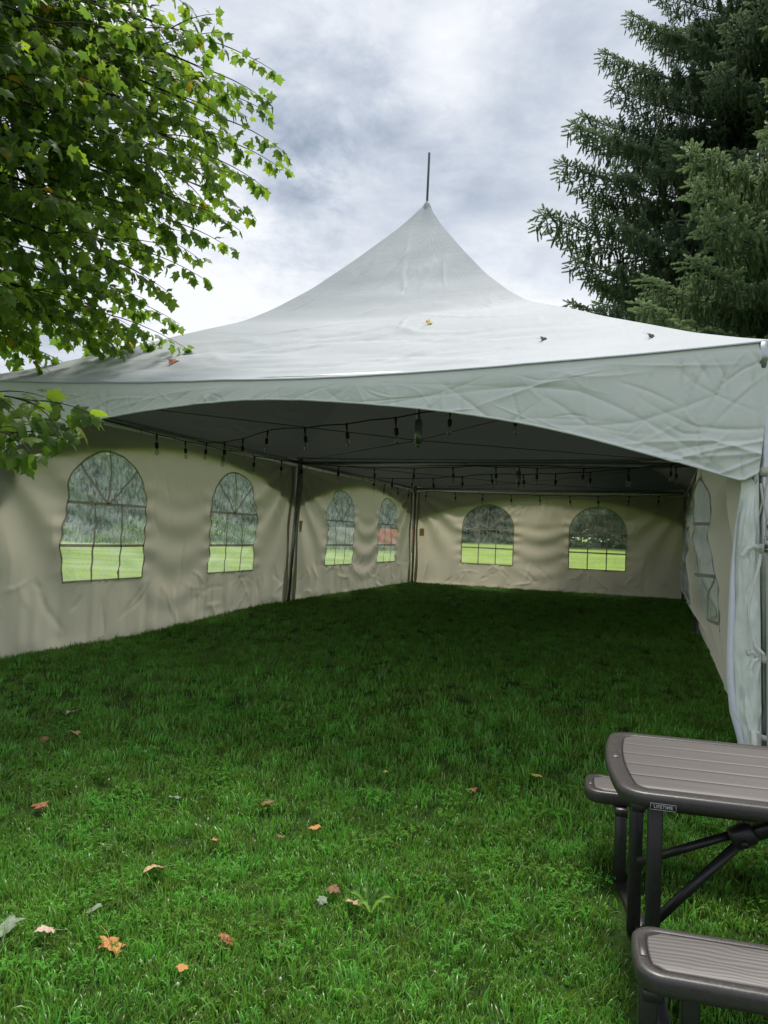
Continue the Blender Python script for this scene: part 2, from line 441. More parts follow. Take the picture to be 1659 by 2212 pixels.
for mod in (0, 1):
    for side in ('front', 'back', 'left', 'right'):
        sd_ = side
        if mod == 0 and side == 'back': sd_ = 'valley'
        if mod == 1 and side == 'front':
            V, Fc = roof_face(1, 'valley')
        else:
            V, Fc = roof_face(mod, sd_)
        mb.add(V, Fc)
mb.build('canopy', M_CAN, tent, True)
for mod in (0, 1):
    a = (3.05, 3.05 + 6.1 * mod)
    lean = 0.012
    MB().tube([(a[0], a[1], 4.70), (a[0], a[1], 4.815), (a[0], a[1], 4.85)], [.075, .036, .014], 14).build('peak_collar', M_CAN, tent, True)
    MB().tube([(a[0], a[1], 4.80), (a[0] + .004, a[1], 5.39), (a[0] + .004, a[1], 5.40)], [.0125, .0125, .009], 12).build('mast', M_MAST, tent, True)
    kp = MB().tube([(a[0], a[1], 2.20), (a[0], a[1], 4.78)], .028, 10).build('king_post', M_ALU, tent, True)
    MB().tube([(a[0], a[1], 2.16), (a[0], a[1], 2.42)], .042, 10).box((a[0], a[1] - .03, 2.17), (.02, .014, .10)).box((a[0], a[1] + .03, 2.17), (.02, .014, .10)).build('foot_bracket', M_ALU, kp, True)
    for cu, cv in ((.06, .06), (6.04, .06), (.06, 6.04), (6.04, 6.04)):
        MB().tube([(cu, cv + 6.1 * mod, 2.27), (a[0], a[1], 2.20)], .0045, 6).build('stay_cable', M_WIRE, tent)

_zb = np.polyfit([0, .5, 1.0, 1.79, 2.41, 2.84, 3.36, 4.03, 4.65, 5.22, 5.74, 6.07], [1.53, 1.72, 1.873, 2.008, 2.071, 2.084, 2.062, 1.995, 1.909, 1.773, 1.628, 1.533], 6)
def zbot(s): return np.polyval(_zb, s)
def valance(s0, side, mod, seed):
    ns, nh = (620, 96) if side == 'front' else (330, 60)
    s = np.linspace(0, 6.1, ns); h = np.linspace(0, 1, nh)
    Sg, Hg = np.meshgrid(s, h)
    zt = 2.35 - .105 * (1 - ((Sg - 3.05) / 3.05) ** 2) - .004
    zb = zbot(Sg) + .005 * np.sin(Sg * 3.3 + seed) * (np.abs(Sg - 3.05) < 2.6)
    zb = np.minimum(zb, zt - .15)
    if side == 'left' and mod == 0: zb = np.maximum(zb - np.clip(Sg - 5.48, 0, 1) * 1.7, .8)
    if side == 'front':
        zb = np.where(Sg > 6.02, zb + (Sg - 6.02) * .9, zb)
    z = zt + (zb - zt) * Hg
    drop = (zt - z)
    rim = smooth(0, .012, drop)
    Hm = np.minimum(drop, 1.2)
    k = smooth(0.02, .16, drop)
    fold = .022 * fbm(Sg * .9, z * 1.6, seed, 3)
    dirn = .10 * np.sign(Sg - 3.05)
    cr = (Creases(110, 0, 6.1, 1.45, 2.3, .10, .50, .005, .012, .013, seed + 1)(Sg, z)
          + (Creases(240, 0, 6.1, 1.45, 2.3, .05, .24, .005, .008, .015, seed + 9)(Sg, z) if side == 'front' else 0)
          + Creases(26, 0, 2.9, 1.75, 2.3, .4, 1.1, .008, .018, .022, seed + 2, .34, .18)(Sg, z)
          + Creases(30, 3.1, 6.1, 1.6, 2.3, .4, 1.2, .008, .018, .022, seed + 3, .0, .28)(Sg, z)
          + Creases(10, 1.6, 3.6, 2.05, 2.25, .25, .6, .012, .03, .028, seed + 5, .5, .18)(Sg, z))
    cr = cr * (.35 + .95 * smooth(-.22, .30, fbm(Sg * .8, z * 1.8, seed + 12, 2)))
    outw = .024 + .012 * (rim - 1) + .012 * smooth(0, .10, drop) + k * (fold + cr * 1.0) + .05 * np.sin(PI * np.clip(Sg / 6.1, 0, 1)) * Hg * .3
    outw = np.maximum(outw, .012)
    hem = (Hg > .985)
    outw = outw + np.where(hem, .004, 0)
    if side == 'front': u, v = Sg * (np.clip(6.066 + (z - 1.53) * .085, 0, 6.14) / 6.1), -outw
    elif side == 'back': u, v = 6.1 - Sg, 12.2 + outw
    elif side == 'left': u, v = -outw, 6.1 - Sg + 6.1 * mod
    else: u, v = 6.1 + outw, (.16 + Sg * (5.94 / 6.1) if mod == 0 else Sg + 6.1)
    Fc = grid_faces(ns, nh)[:, ::-1]
    va = obj('valance', mesh_np('valance', np.stack([u, v, z], -1).reshape(-1, 3), Fc, True), M_VAL, tent)
    # rolled hem rope along the bottom edge
    pts = [(u[-1, i], v[-1, i], z[-1, i]) for i in range(0, ns, 3)]
    MB().tube(pts, .0075, 6).build('hem', M_VAL, va, True)
    return va
valance(0, 'front', 0, 11); valance(0, 'left', 0, 23); valance(0, 'left', 1, 29); valance(0, 'right', 0, 37); valance(0, 'right', 1, 41); valance(0, 'back', 0, 53)

ZB = 2.26
for (a, b) in (((.05, .03, ZB), (.05, 6.07, ZB)), ((.05, 6.13, ZB), (.05, 12.17, ZB)), ((6.05, .03, ZB), (6.05, 6.07, ZB)), ((6.05, 6.13, ZB), (6.05, 12.17, ZB)),
               ((.08, .05, ZB - .02), (6.02, .05, ZB - .02)), ((.08, 12.15, ZB), (6.02, 12.15, ZB))):
    MB().tube([a, b], .028, 10).build('eave_beam', M_ALU, tent, True)
MB().tube([(.08, 6.1, ZB - .01), (6.02, 6.1, ZB - .01)], .032, 10).build('crossbar', M_ALU, tent, True)
for (pu, pv, du, dv) in ((.05, .03, -.02, -.05), (6.086, .0, .07, -.01), (.06, 6.1, 0, -.22), (6.04, 6.1, 0, 0), (.06, 12.13, 0, 0), (6.03, 12.13, 0, 0)):
    g0 = float(gz(*T(pu + du, pv + dv).xy))
    po = MB().tube([(pu + du, pv + dv, g0 - .02), (pu, pv, 2.28)], .031, 14).build('pole', M_ALU, tent, True)
    MB().tube([(pu, pv, 2.18), (pu, pv, 2.33)], .040, 12).build('corner_fitting', M_ALU, po, True)
    MB().tube([(pu + du, pv + dv, g0), (pu + du, pv + dv, g0 + .012)], .075, 16).build('base_plate', M_ALU, po)

# ------------------------------------------------------------------ sidewalls with arched windows
WB, WS, WT, WH = .555, 1.36, 1.925, .60        # window bottom, spring, top, half width
def win_sd(s, z, c):
    """signed distance-like value, negative inside the arch"""
    x = np.abs(s - c)
    rect = np.maximum(x - WH, WB - z)
    ell = (np.sqrt((x / WH) ** 2 + ((z - WS) / (WT - WS)) ** 2 + 1e-9) - 1) * .575
    return np.where(z > WS, ell, rect)
def make_wall(name, label, length, origin, sdir, ndir, wins, panes, ztop, fold, seed, bottom=None, end_bulge=0.0):
    """s runs along sdir from origin, inward normal ndir; everything in tent coordinates"""
    root = empty(name, T(origin[0], origin[1], 0), -AZ)
    tag(root, label, 'tent sidewall', 'window sidewalls hung round the tent')
    cell = .0235
    ns = int(length / cell); nz = int((ztop + .06) / cell)
    s = np.linspace(0, length, ns); zz = np.linspace(-.02, ztop, nz)
    Sg, Zg = np.meshgrid(s, zz)
    def disp(S_, Z_):
        r = np.zeros_like(S_)
        mid = [(wins[k] + wins[k + 1]) / 2 for k in range(len(wins) - 1)] if len(wins) > 1 else []
        prof = np.sin(PI * np.clip(Z_ / ztop, 0, 1))
        r += .05 * prof * np.sin(PI * S_ / length) * (.6 + fold)
        # swags sagging between the windows
        for mpt in mid:
            x = (S_ - mpt)
            ph = (Z_ - .30 * x * x * 2.0) * 2 * PI / .42 + 1.2 * vnoise(S_ * 1.1, Z_ * .8, seed)
            r += (.010 + .016 * (vnoise(S_ * .7, Z_ * 1.3, seed + 15) + .5)) * np.sin(ph + 2.2 * vnoise(S_ * .6, Z_ * 1.1, seed + 16)) * np.exp(-(x / .62) ** 2) * smooth(.1, .4, Z_) * (1 - smooth(1.25, 1.6, Z_))
        # drag folds fanning from the post tops
        for p0, sg in ((0, 1), (length, -1)):
            x = np.maximum((S_ - p0) * sg, 0.0) + .05
            an = np.arctan2(np.maximum(ztop + .05 - Z_, .02), x)
            rr = np.hypot(x, ztop - Z_)
            r += .026 * np.sin(an * 17 + seed + .8 * vnoise(S_ * 2, Z_ * 2, seed + 4)) * smooth(.15, .7, rr) * (1 - smooth(1.3, 2.6, rr)) * smooth(0, .35, x)
        # pleats under the eave and above the ground
        pl = vnoise(S_ * 5.5, Z_ * .35, seed + 1) + .6 * vnoise(S_ * 12, Z_ * .5 + 3, seed + 2)
        r += .030 * pl * (smooth(1.45, 2.15, Z_) * .8 + .85 * (1 - smooth(.15, .9, Z_)))
        r += .035 * fbm(S_ * .9, Z_ * 1.1, seed + 6, 3)
        r += .020 * fold * np.sin(S_ * 5.2 + 1.5 * np.sin(Z_ * 1.6) + seed) * smooth(.1, .6, Z_)
        # flexible vinyl: quick ripples beside the upright edges of each window
        for c in wins:
            x = np.abs(S_ - c)
            r += (.010 if fold < .8 else .006) * np.sin(Z_ * 27 + 3 * vnoise(S_ * 2, Z_ * 3, seed + 9)) * np.exp(-((x - WH) / .16) ** 2) * smooth(.5, .7, Z_) * (1 - smooth(1.5, 1.9, Z_))
            r += .007 * np.sin(Z_ * 33 + S_ * 5) * (x < WH) * smooth(.5, .7, Z_) * (1 - smooth(1.7, 1.9, Z_)) * (.4 + min(fold, .3))
        for cr_ in crs: r += cr_(S_, Z_)
        k = smooth(0, .10, S_) * (1 - smooth(length - .10, length, S_))
        r = r * (.25 + .75 * k) * smooth(-.02, .12, Z_) * (1 - smooth(ztop - .1, ztop, Z_) * .7)
        if fold > .8: r = r + .066 * fold * np.sin(S_ * 6.6 + 1.1 * Z_ + 2.5 * vnoise(S_ * .8, Z_ * .9, seed + 30)) * smooth(.2, .8, Z_) * (1 - smooth(1.9, 2.2, Z_)) * (.4 + .6 * np.sin(PI * S_ / length))
        if end_bulge: r = r + end_bulge * np.exp(-(S_ / .9) ** 2) * prof
        return r
    crs = [Creases(46, .1, length - .1, .03, .60, .06, .34, .008, .018, .024, seed + 20), Creases(26, .1, length - .1, 1.3, 2.1, .15, .5, .010, .02, .016, seed + 22, PI / 2, .35),
           Creases(22, .1, length - .1, .3, 2.0, .15, .5, .012, .03, .012, seed + 21, 1.2, .5)]
    S2, Z2 = Sg.copy(), Zg.copy()
    inside = np.zeros(Sg.shape, bool)
    for c in wins:
        sdv = win_sd(Sg, Zg, c); eps = 1e-3
        gx = (win_sd(Sg + eps, Zg, c) - sdv) / eps; gzz = (win_sd(Sg, Zg + eps, c) - sdv) / eps
        gl2 = gx * gx + gzz * gzz + 1e-6
        near = np.abs(sdv) < .62 * cell
        S2 = np.where(near, Sg - sdv * gx / gl2, S2); Z2 = np.where(near, Zg - sdv * gzz / gl2, Z2)
    D = disp(S2, Z2)
    base = np.array([float(gz(*T(origin[0] + sdir[0] * q, origin[1] + sdir[1] * q).xy)) for q in s])
    def place(S_, Z_, D_):
        zb = np.interp(S_, s, base)
        Zf = Z_ + zb * (1 - np.clip(Z_ / .5, 0, 1))
        return np.stack([sdir[0] * S_ + ndir[0] * D_, sdir[1] * S_ + ndir[1] * D_, Zf], -1)
    P = place(S2, Z2, D).reshape(-1, 3)
    Fc = grid_faces(ns, nz)
    cs = S2.ravel()[Fc].mean(1); cz = Z2.ravel()[Fc].mean(1)
    keep = np.ones(len(Fc), bool)
    for c in wins: keep &= win_sd(cs, cz, c) > 0
    obj('fabric', mesh_np('fabric', P, Fc[keep], True), M_WALL, root)
    for wi, c in enumerate(wins):
        # pane: its own fine sheet
        a = np.linspace(-WH - .02, WH + .02, 62); b = np.linspace(WB - .02, WT + .02, 76)
        A, B = np.meshgrid(c + a, b)
        Pp = place(A, B, disp(A, B) - .005)
        Ff = grid_faces(62, 76); kk = win_sd(A.ravel()[Ff].mean(1), B.ravel()[Ff].mean(1), c) < .022
        win = obj('window', mesh_np('window', Pp.reshape(-1, 3), Ff[kk], True), panes, root)
        def strip(path, wd, nm, mat):
            path = np.array(path, float); tg = np.gradient(path, axis=0); tg /= np.linalg.norm(tg, axis=1)[:, None] + 1e-9
            nn = np.stack([-tg[:, 1], tg[:, 0]], 1); m_ = MB(); rows = []
            for off, dz in ((-.5, .005), (0, .008), (.5, .005)):         # one layer of stitched webbing
                q = path + nn * wd * off; rows.append(place(q[:, 0], q[:, 1], disp(q[:, 0], q[:, 1]) + dz))
            V_ = np.stack(rows, 1).reshape(-1, 3); n_ = len(path); ff = []
            for i_ in range(n_ - 1):
                for k_ in range(2): ff.append((i_ * 3 + k_, i_ * 3 + k_ + 1, (i_ + 1) * 3 + k_ + 1, (i_ + 1) * 3 + k_))
            return obj(nm, mesh_np(nm, V_, np.array(ff), True), mat, win)
        ln = lambda x0, z0, x1, z1, n_=40: [(c + x0 + (x1 - x0) * t, z0 + (z1 - z0) * t) for t in np.linspace(0, 1, n_)]
        strip(ln(-WH - .01, WS, WH + .01, WS), .030, 'muntin', M_MUNT)
        strip(ln(-WH - .01, .92, WH + .01, .92), .030, 'muntin', M_MUNT)
        for x in (-.2, .2): strip(ln(x, WB - .01, x, WS), .024, 'muntin', M_MUNT)
        strip(ln(0, WS, 0, WT + .01), .024, 'muntin', M_MUNT)
        for sg in (-1, 1): strip(ln(0, WS, sg * WH * .72, WS + (WT - WS) * .70), .024, 'muntin', M_MUNT)
        th = np.linspace(0, PI, 60)
        ring = [(c + WH, z_) for z_ in np.linspace(WB, WS, 40)[:-1]] + [(c + WH * math.cos(t), WS + (WT - WS) * math.sin(t)) for t in th] + [(c - WH, z_) for z_ in np.linspace(WS, WB, 40)[1:]] + [(c + x_, WB) for x_ in np.linspace(-WH, WH, 30)]
        strip(ring, .022, 'hem', M_HEM)
    # hanging hooks along the top edge
    hk = MB().tube([(0, 0, 0), (.0, 0, .05), (.012, 0, .07), (.022, 0, .055)], .004, 5).mesh('hook'); hk.materials.append(M_BLACK)
    for q in np.arange(.35, length - .2, .62):
        o = obj('hook', hk, None, root); pp = place(np.array(q), np.array(ztop), np.array(.01)); o.location = tuple(pp)
    return root, place, disp
ZT = 2.20
w1, pl1, dp1 = make_wall('sidewall', 'left tent sidewall nearest the camera, cream vinyl with two large arched windows', 6.06, (-.0, .03), (0, 1), (1, 0), [1.72, 4.22], M_V1, ZT, .3, 3)
w2, pl2, dp2 = make_wall('sidewall', 'left tent sidewall beyond the middle pole, red screen seen through its window', 6.06, (-.0, 6.12), (0, 1), (1, 0), [1.78, 4.30], M_V1, ZT, .35, 8)
w3, pl3, dp3 = make_wall('sidewall', 'back tent sidewall facing the camera, two clear arched windows onto green field', 6.06, (.02, 12.2), (1, 0), (0, -1), [1.81, 4.25], M_V2, ZT, .1, 13)
w4, pl4, dp4 = make_wall('sidewall', 'right tent sidewall in the far half of the tent, seen edge on', 6.06, (6.1, 12.17), (0, -1), (-1, 0), [1.78, 4.30], M_V3, ZT, .9, 17)
w5, pl5, dp5 = make_wall('sidewall', 'right tent sidewall nearest the camera, billowing, its loose end folded over the corner pole', 5.98, (6.1, 6.07), (0, -1), (-1, 0), [1.75, 4.15], M_V3, ZT, 2.4, 21)
for root, pl, dp, q in ((w2, pl2, dp2, .22), (w3, pl3, dp3, .22)):
    a = np.linspace(q - .062, q + .062, 5); b = np.linspace(1.14, 1.32, 7); A, B = np.meshgrid(a, b)
    P1 = pl(A, B, dp(A, B) + .006).reshape(-1, 3); P2 = pl(A, B, dp(A, B) + .010).reshape(-1, 3)
    f = grid_faces(5, 7)
    obj('care_patch', mesh_np('care_patch', np.concatenate([P1, P2]), np.concatenate([f, f + 35])), M_TAG, root)
# pleat rolls where two panels are laced together
for root, (u, v, du, dv) in ((w1, (.03, 5.96, .03, -.20)), (w2, (.03, 6.26, .03, -.20)), (w2, (.03, 12.0, 0, 0)), (w3, (.16, 12.14, 0, 0))):
    o = root.location; pts = []
    for t in np.linspace(0, 1, 26):
        zq = 2.16 * (1 - t) + .01
        pts.append((u + du * t - .02 + .012 * math.sin(t * 9 + u * 5), v + dv * t * .9 + .012 * math.sin(t * 13 + v), zq))
    lo = [Vector(p_) - Vector((uv_of(o.x, o.y)[0], uv_of(o.x, o.y)[1], 0)) for p_ in pts]
    rr_ = [(.022 + .016 * smooth(.6, .9, np.array(t_)) - .01 * smooth(.9, 1, np.array(t_))) for t_ in np.linspace(0, 1, 26)]
    MB().tube(lo, [float(x) for x in rr_], 10).build('laced_edge', M_WALL, root, True)

# loose end of the near right sidewall, wrapped round the corner pole and facing the lawn
ox, oy = uv_of(w5.location.x, w5.location.y)
fl = np.array([(5.987, 1.75), (5.987, 1.50), (5.959, 1.276), (5.946, 1.094), (5.940, .979), (5.934, .628), (5.936, .433), (5.957, .243), (5.996, .108), (6.02, -.02)])
zz = np.linspace(-.05, 2.15, 120); ue = np.interp(zz, fl[::-1, 1], fl[::-1, 0]); ue[zz > 1.75] = 5.987 + (zz[zz > 1.75] - 1.75) * .1
tt = np.linspace(0, 1, 44); TT, ZZ = np.meshgrid(tt, zz); UE = np.repeat(ue[:, None], 44, 1); UE1 = np.interp(ZZ, [-.05, 1.55, 2.15], [6.125, 6.072, 6.06])
dd = .012 * fbm(TT * 3, ZZ * 5, 61) + Creases(70, 0, 1, .0, 1.5, .04, .22, .02, .045, .016, 66)(TT, ZZ) + .03 * np.sin(TT * PI)
Ug = UE + (UE1 - UE) * TT; Vg = -.024 - dd * smooth(0, .15, TT) * (1 - smooth(1.3, 1.52, ZZ)) + .03 * (1 - TT) ** 2
P = np.stack([Ug - ox, Vg - oy, ZZ + np.where(ZZ < .1, -.0, 0)], -1).reshape(-1, 3)
m_fl = m_simple('flap_vinyl', (.74, .785, .735), .5, var=.07, scale=11, bump=.8)
flap = obj('end_flap', mesh_np('end_flap', P, grid_faces(44, 120), True), m_fl, w5)
bw = .030; zz2 = np.linspace(-.03, 1.45, 80); ue2 = np.interp(zz2, zz, ue); wd_ = bw * smooth(1.35, .7, zz2) * 1.1 + .003
rows = []
for off, dv in ((0, -.012), (0, -.016), (1, -.016), (1, -.012)):
    rows.append(np.stack([ue2 + off * wd_ - ox, np.full_like(zz2, -.005 + dv - off * .012) - oy, zz2], -1))
Vb = np.stack(rows, 1).reshape(-1, 3); ff = []
for i_ in range(79):
    for k_ in range(4): ff.append((i_ * 4 + k_, i_ * 4 + (k_ + 1) % 4, (i_ + 1) * 4 + (k_ + 1) % 4, (i_ + 1) * 4 + k_))
obj('edge_binding', mesh_np('edge_binding', Vb, np.array(ff), False), M_BIND, flap)

# ratchet strap, webbing loops and tie tails on the near right pole
def ribbon(path, wd, nrm, name, mat, parent, th=.002):
    P_ = [Vector(p_) for p_ in path]; m_ = MB(); V_ = []; n_ = len(P_)
    for i_, p_ in enumerate(P_):
        d = (P_[min(i_ + 1, n_ - 1)] - P_[max(i_ - 1, 0)]).normalized(); nn = Vector(nrm[i_] if isinstance(nrm, list) else nrm)
        sd2 = d.cross(nn).normalized(); nn = sd2.cross(d).normalized()
        for a_, b_ in ((-.5, -.5), (.5, -.5), (.5, .5), (-.5, .5)): V_.append(p_ + sd2 * wd * a_ + nn * th * b_)
    ff_ = [(i_ * 4 + k_, i_ * 4 + (k_ + 1) % 4, (i_ + 1) * 4 + (k_ + 1) % 4, (i_ + 1) * 4 + k_) for i_ in range(n_ - 1) for k_ in range(4)]
    return obj(name, mesh_np(name, np.array([tuple(v_) for v_ in V_]), np.array(ff_), False), mat, parent)
def ring(zc, r, wd, name, mat, dy=0.0, tilt=0.0):
    cu = 6.086 + .07 * (1 - zc / 2.28); cv = -.01 * (1 - zc / 2.28)
    pts = []; nr = []
    for k_ in range(25):
        a_ = 2 * PI * k_ / 24; n_ = Vector((math.cos(a_), math.sin(a_), 0)); nr.append(tuple(n_)); pts.append((cu + n_.x * r, cv + n_.y * r, zc + tilt * n_.x))
    return ribbon(pts, wd, nr, name, mat, tent)
ring(1.60, .036, .05, 'webbing_loop', M_STRAP); ring(1.52, .037, .012, 'webbing_loop', M_STRAP, tilt=.2)
ring(1.17, .036, .05, 'webbing_loop', M_WEB); ring(.56, .036, .045, 'webbing_loop', M_WEB); ring(.13, .036, .03, 'webbing_loop', M_WEB)
MB().tube([(6.04, -.04, 1.56), (6.055, -.05, 1.53), (6.066, -.05, 1.56), (6.05, -.045, 1.585), (6.04, -.04, 1.56)], .004, 6).build('tie_ring', M_STEEL, tent, True)
MB().tube([(6.08, -.045, 1.53), (6.092, -.05, 1.44), (6.116, -.06, 1.34), (6.125, -.06, 1.30)], .006, 8).build('tension_cord', M_STRAP, tent, True)
MB().tube([(6.165, -.045, 1.50), (6.15, -.055, 1.40), (6.132, -.06, 1.31)], .006, 8).build('tension_cord', M_STRAP, tent, True)
st = ribbon([(6.128, -.058, 1.33), (6.130, -.062, 1.25), (6.138, -.060, 1.10), (6.152, -.058, .6), (6.168, -.058, -.03)], .048, (0, -1, 0), 'ratchet_strap', M_STRAP, tent, .003)
MB().box((6.128, -.062, 1.305), (.03, .014, .05), None, .003).build('hook_clip', M_STEEL, st)
MB().box((6.132, -.072, 1.195), (.058, .024, .075), None, .004).tube([(6.102, -.085, 1.225), (6.162, -.085, 1.225)], .007, 8).tube([(6.102, -.088, 1.165), (6.162, -.088, 1.165)], .006, 8).box((6.106, -.082, 1.195), (.006, .02, .09)).box((6.158, -.082, 1.195), (.006, .02, .09)).build('ratchet_buckle', M_STEEL, st)
ribbon([(6.085, -.045, 1.17), (6.05, -.06, 1.185), (6.02, -.065, 1.165), (5.995, -.07, 1.125)], .027, (0, -1, .1), 'tie_tail', M_WEB, tent, .001)
ribbon([(6.09, -.05, 1.14), (6.075, -.07, 1.05), (6.05, -.08, .95), (6.03, -.085, .86), (6.032, -.085, .80), (6.045, -.08, .72), (6.07, -.07, .63), (6.12, -.05, .585)], .018, [(.2, -1, 0)] * 4 + [(.9, -.5, 0)] * 2 + [(.3, -1, .2)] * 2, 'tie_tail', M_WEB, tent)
ribbon([(6.09, -.04, .57), (6.06, -.055, .60), (6.04, -.06, .58), (6.035, -.06, .61)], .02, (0, -1, .2), 'tie_tail', M_WEB, tent)
ribbon([(6.09, -.05, .56), (6.065, -.06, .545), (6.05, -.065, .50)], .02, (.2, -1, .1), 'tie_tail', M_WEB, tent)
ribbon([(6.10, -.05, .15), (6.075, -.06, .17), (6.08, -.07, .08), (6.09, -.08, .0), (6.11, -.085, -.03)], .03, (.1, -1, .1), 'tie_tail', M_WEB, tent)

# ------------------------------------------------------------------ festoon lights
sock = MB().tube([(0, 0, .012), (0, 0, -.02), (0, 0, -.10), (0, 0, -.105), (0, 0, -.125), (0, 0, -.175), (0, 0, -.18)], [.012, .014, .005, .020, .024, .022, .012], 10).mesh('socket', True); sock.materials.append(M_BLACK)
blb = MB().tube([(0, 0, -.178), (0, 0, -.19), (0, 0, -.215), (0, 0, -.24), (0, 0, -.262), (0, 0, -.272)], [.013, .018, .027, .030, .021, .004], 12).mesh('bulb', True); blb.materials.append(M_BULB)
def festoon(label, path, lamps, sag):
    root = empty('string_light', (TX, TY, 0), -AZ); tag(root, label, 'string light', 'strings of festoon lights under the canopy')
    P_ = [Vector(p_) for p_ in path]; cum = [0]
    for a, b in zip(P_, P_[1:]): cum.append(cum[-1] + (b - a).length)
    tot = cum[-1]
    def at(d):
        for k in range(len(P_) - 1):
            if d <= cum[k + 1] or k == len(P_) - 2:
                t = (d - cum[k]) / (cum[k + 1] - cum[k]); q = P_[k].lerp(P_[k + 1], t); q.z -= sag[k] * 4 * t * (1 - t); return q
    pts = []; lm = np.array(lamps)
    for d in np.linspace(0, tot, 120):
        q = at(d); q.z -= .012 * (1 - min(1, float(np.abs(lm - d).min()) / .3)); pts.append(q)
    MB().tube(pts, .0065, 6).build('cable', M_BLACK, root, True)
    for d in lamps:
        q = at(d); r_ = (random.uniform(-.12, .12), random.uniform(-.12, .12), random.uniform(0, 6)); k_ = random.uniform(.78, .90)
        so = obj('lamp_socket', sock, None, root, (q.x, q.y, q.z - .012), r_, k_)
        obj('bulb', blb, None, so)
festoon('string of clear bulbs sagging across the tent just behind the front valance',
        [(.06, 3.25, 2.24), (1.6, 2.35, 2.24), (3.9, 1.45, 2.27), (6.04, .9, 2.25)], [.28, .75, 1.2, 1.75, 2.35, 2.95, 3.58, 4.2, 4.8, 5.4, 6.0], [.06, .03, .04])
festoon('string of bulbs following the left eave beam and then the middle crossbar',
        [(.10, 1.2, 2.25), (.10, 6.02, 2.25), (3.0, 6.06, 2.22), (6.0, 6.06, 2.24)], [1.2, 1.75, 2.6, 3.4, 4.2, 4.85, 5.5, 6.1, 6.75, 7.35, 8.0, 8.6, 9.25, 9.85, 10.45], [.05, .05, .03])
festoon('string of bulbs swagged between the crossbar and the rear of the tent',
        [(.08, 8.4, 2.23), (3.0, 7.0, 2.19), (6.0, 5.3, 2.23)], [.5, 1.0, 1.5, 2.0, 2.65, 3.25, 3.9, 4.5, 5.1, 5.7, 6.3], [.05, .06])
festoon('string of small bulbs along the back eave beam above the clear windows',
        [(.10, 9.0, 2.23), (.12, 12.06, 2.22), (6.0, 12.06, 2.22)], [.9, 1.7, 2.5, 3.3, 4.0, 4.65, 5.3, 5.95, 6.6, 7.2, 7.85, 8.45], [.03, .06])

# ------------------------------------------------------------------ picnic table
M_RIM = m_simple('wet_brown_plastic', (.050, .045, .043), .38, spec=.5, var=.2, scale=120, bump=.12)
M_LEG = m_simple('black_steel_leg', (.022, .021, .021), .38, spec=.5, var=.2, scale=60)
def m_plank(name, wave):
    m = Mat(name); c = m.coord(scale=(1.2, 26 if not wave else 11, 1)); d = m.coord(scale=(3, 180, 1))
    n = m.noise(c, 2.0, 5, .65, .5); f = m.noise(d, 1.0, 3, .6)
    wv = m.n('ShaderNodeTexWave', bands_direction='Y'); wv.inputs['Scale'].default_value = 17 if wave else 30
    wv.inputs['Distortion'].default_value = 3.2 if wave else 1.4; wv.inputs['Detail'].default_value = 2; wv.inputs['Detail Scale'].default_value = .8
    if wave:
        cw = m.coord(); sp_ = m.n('ShaderNodeSeparateXYZ'); m.l(cw, sp_.inputs[0]); nw = m.noise(m.coord(scale=(4.2, 7, 1)), 1.0, 2, .5)
        ph = m.math('ADD', sp_.outputs[1], m.math('MULTIPLY', nw, .07)); cb = m.n('ShaderNodeCombineXYZ'); m.l(ph, cb.inputs[1]); m.l(cb.outputs[0], wv.inputs['Vector']); wv.inputs['Scale'].default_value = 19; wv.inputs['Distortion'].default_value = .8
    else: m.l(m.coord(scale=(.1, 1, 1)), wv.inputs['Vector'])
    g = m.math('ADD', m.math('MULTIPLY', n, .35), m.math('ADD', m.math('MULTIPLY', wv.outputs['Fac'], .45 if wave else .12), m.math('MULTIPLY', f, .4)))
    col = m.mix(m.rng(g, .25, .85), (.090, .080, .076), (.170, .155, .149))
    return m.done(m.bsdf(col, .5, spec=.4, nrm=m.bump(g, .45, .004)))
M_PLANK, M_BENCH = m_plank('woodgrain_plank', False), m_plank('wavy_woodgrain', True)
PA = math.radians(-14.5)
PZ = -0.285                                                       # ground under the table
table = empty('picnic_table', (0, 0, PZ), PA)
tag(table, 'brown plastic picnic table with woodgrain planks and attached benches, right foreground', 'picnic table')
eL = Vector((.832, 2.67)); ee = Vector((math.cos(PA), math.sin(PA))); LT = 1.83
ctr = eL + ee * (LT / 2); table.location = (ctr.x, ctr.y, PZ)
def outline(a, b, r, bow, inset, n=12):
    """closed outline of a bowed-end rounded rectangle, half sizes a,b"""
    a2, b2, r2 = a - inset, b - inset, max(r - inset * .6, .012); P_ = []
    for sx, sy, a0 in ((1, -1, -PI / 2), (1, 1, 0), (-1, 1, PI / 2), (-1, -1, PI)):
        for k in range(n + 1):
            t = a0 + PI / 2 * k / n; P_.append([sx * (a2 - r2) + r2 * math.cos(t), sy * (b2 - r2) + r2 * math.sin(t)])
        if (sx, sy) in ((1, -1), (-1, 1)):
            for k in range(1, 12):
                f = k / 12; P_.append([sx * a2, sy * (b2 - r2) * (1 - 2 * f)])
    P_ = np.array(P_)
    P_[:, 0] += np.sign(P_[:, 0]) * bow * (1 - np.clip(np.abs(P_[:, 1]) / b, 0, 1) ** 2) * (np.abs(P_[:, 0]) > a * .6)
    return P_
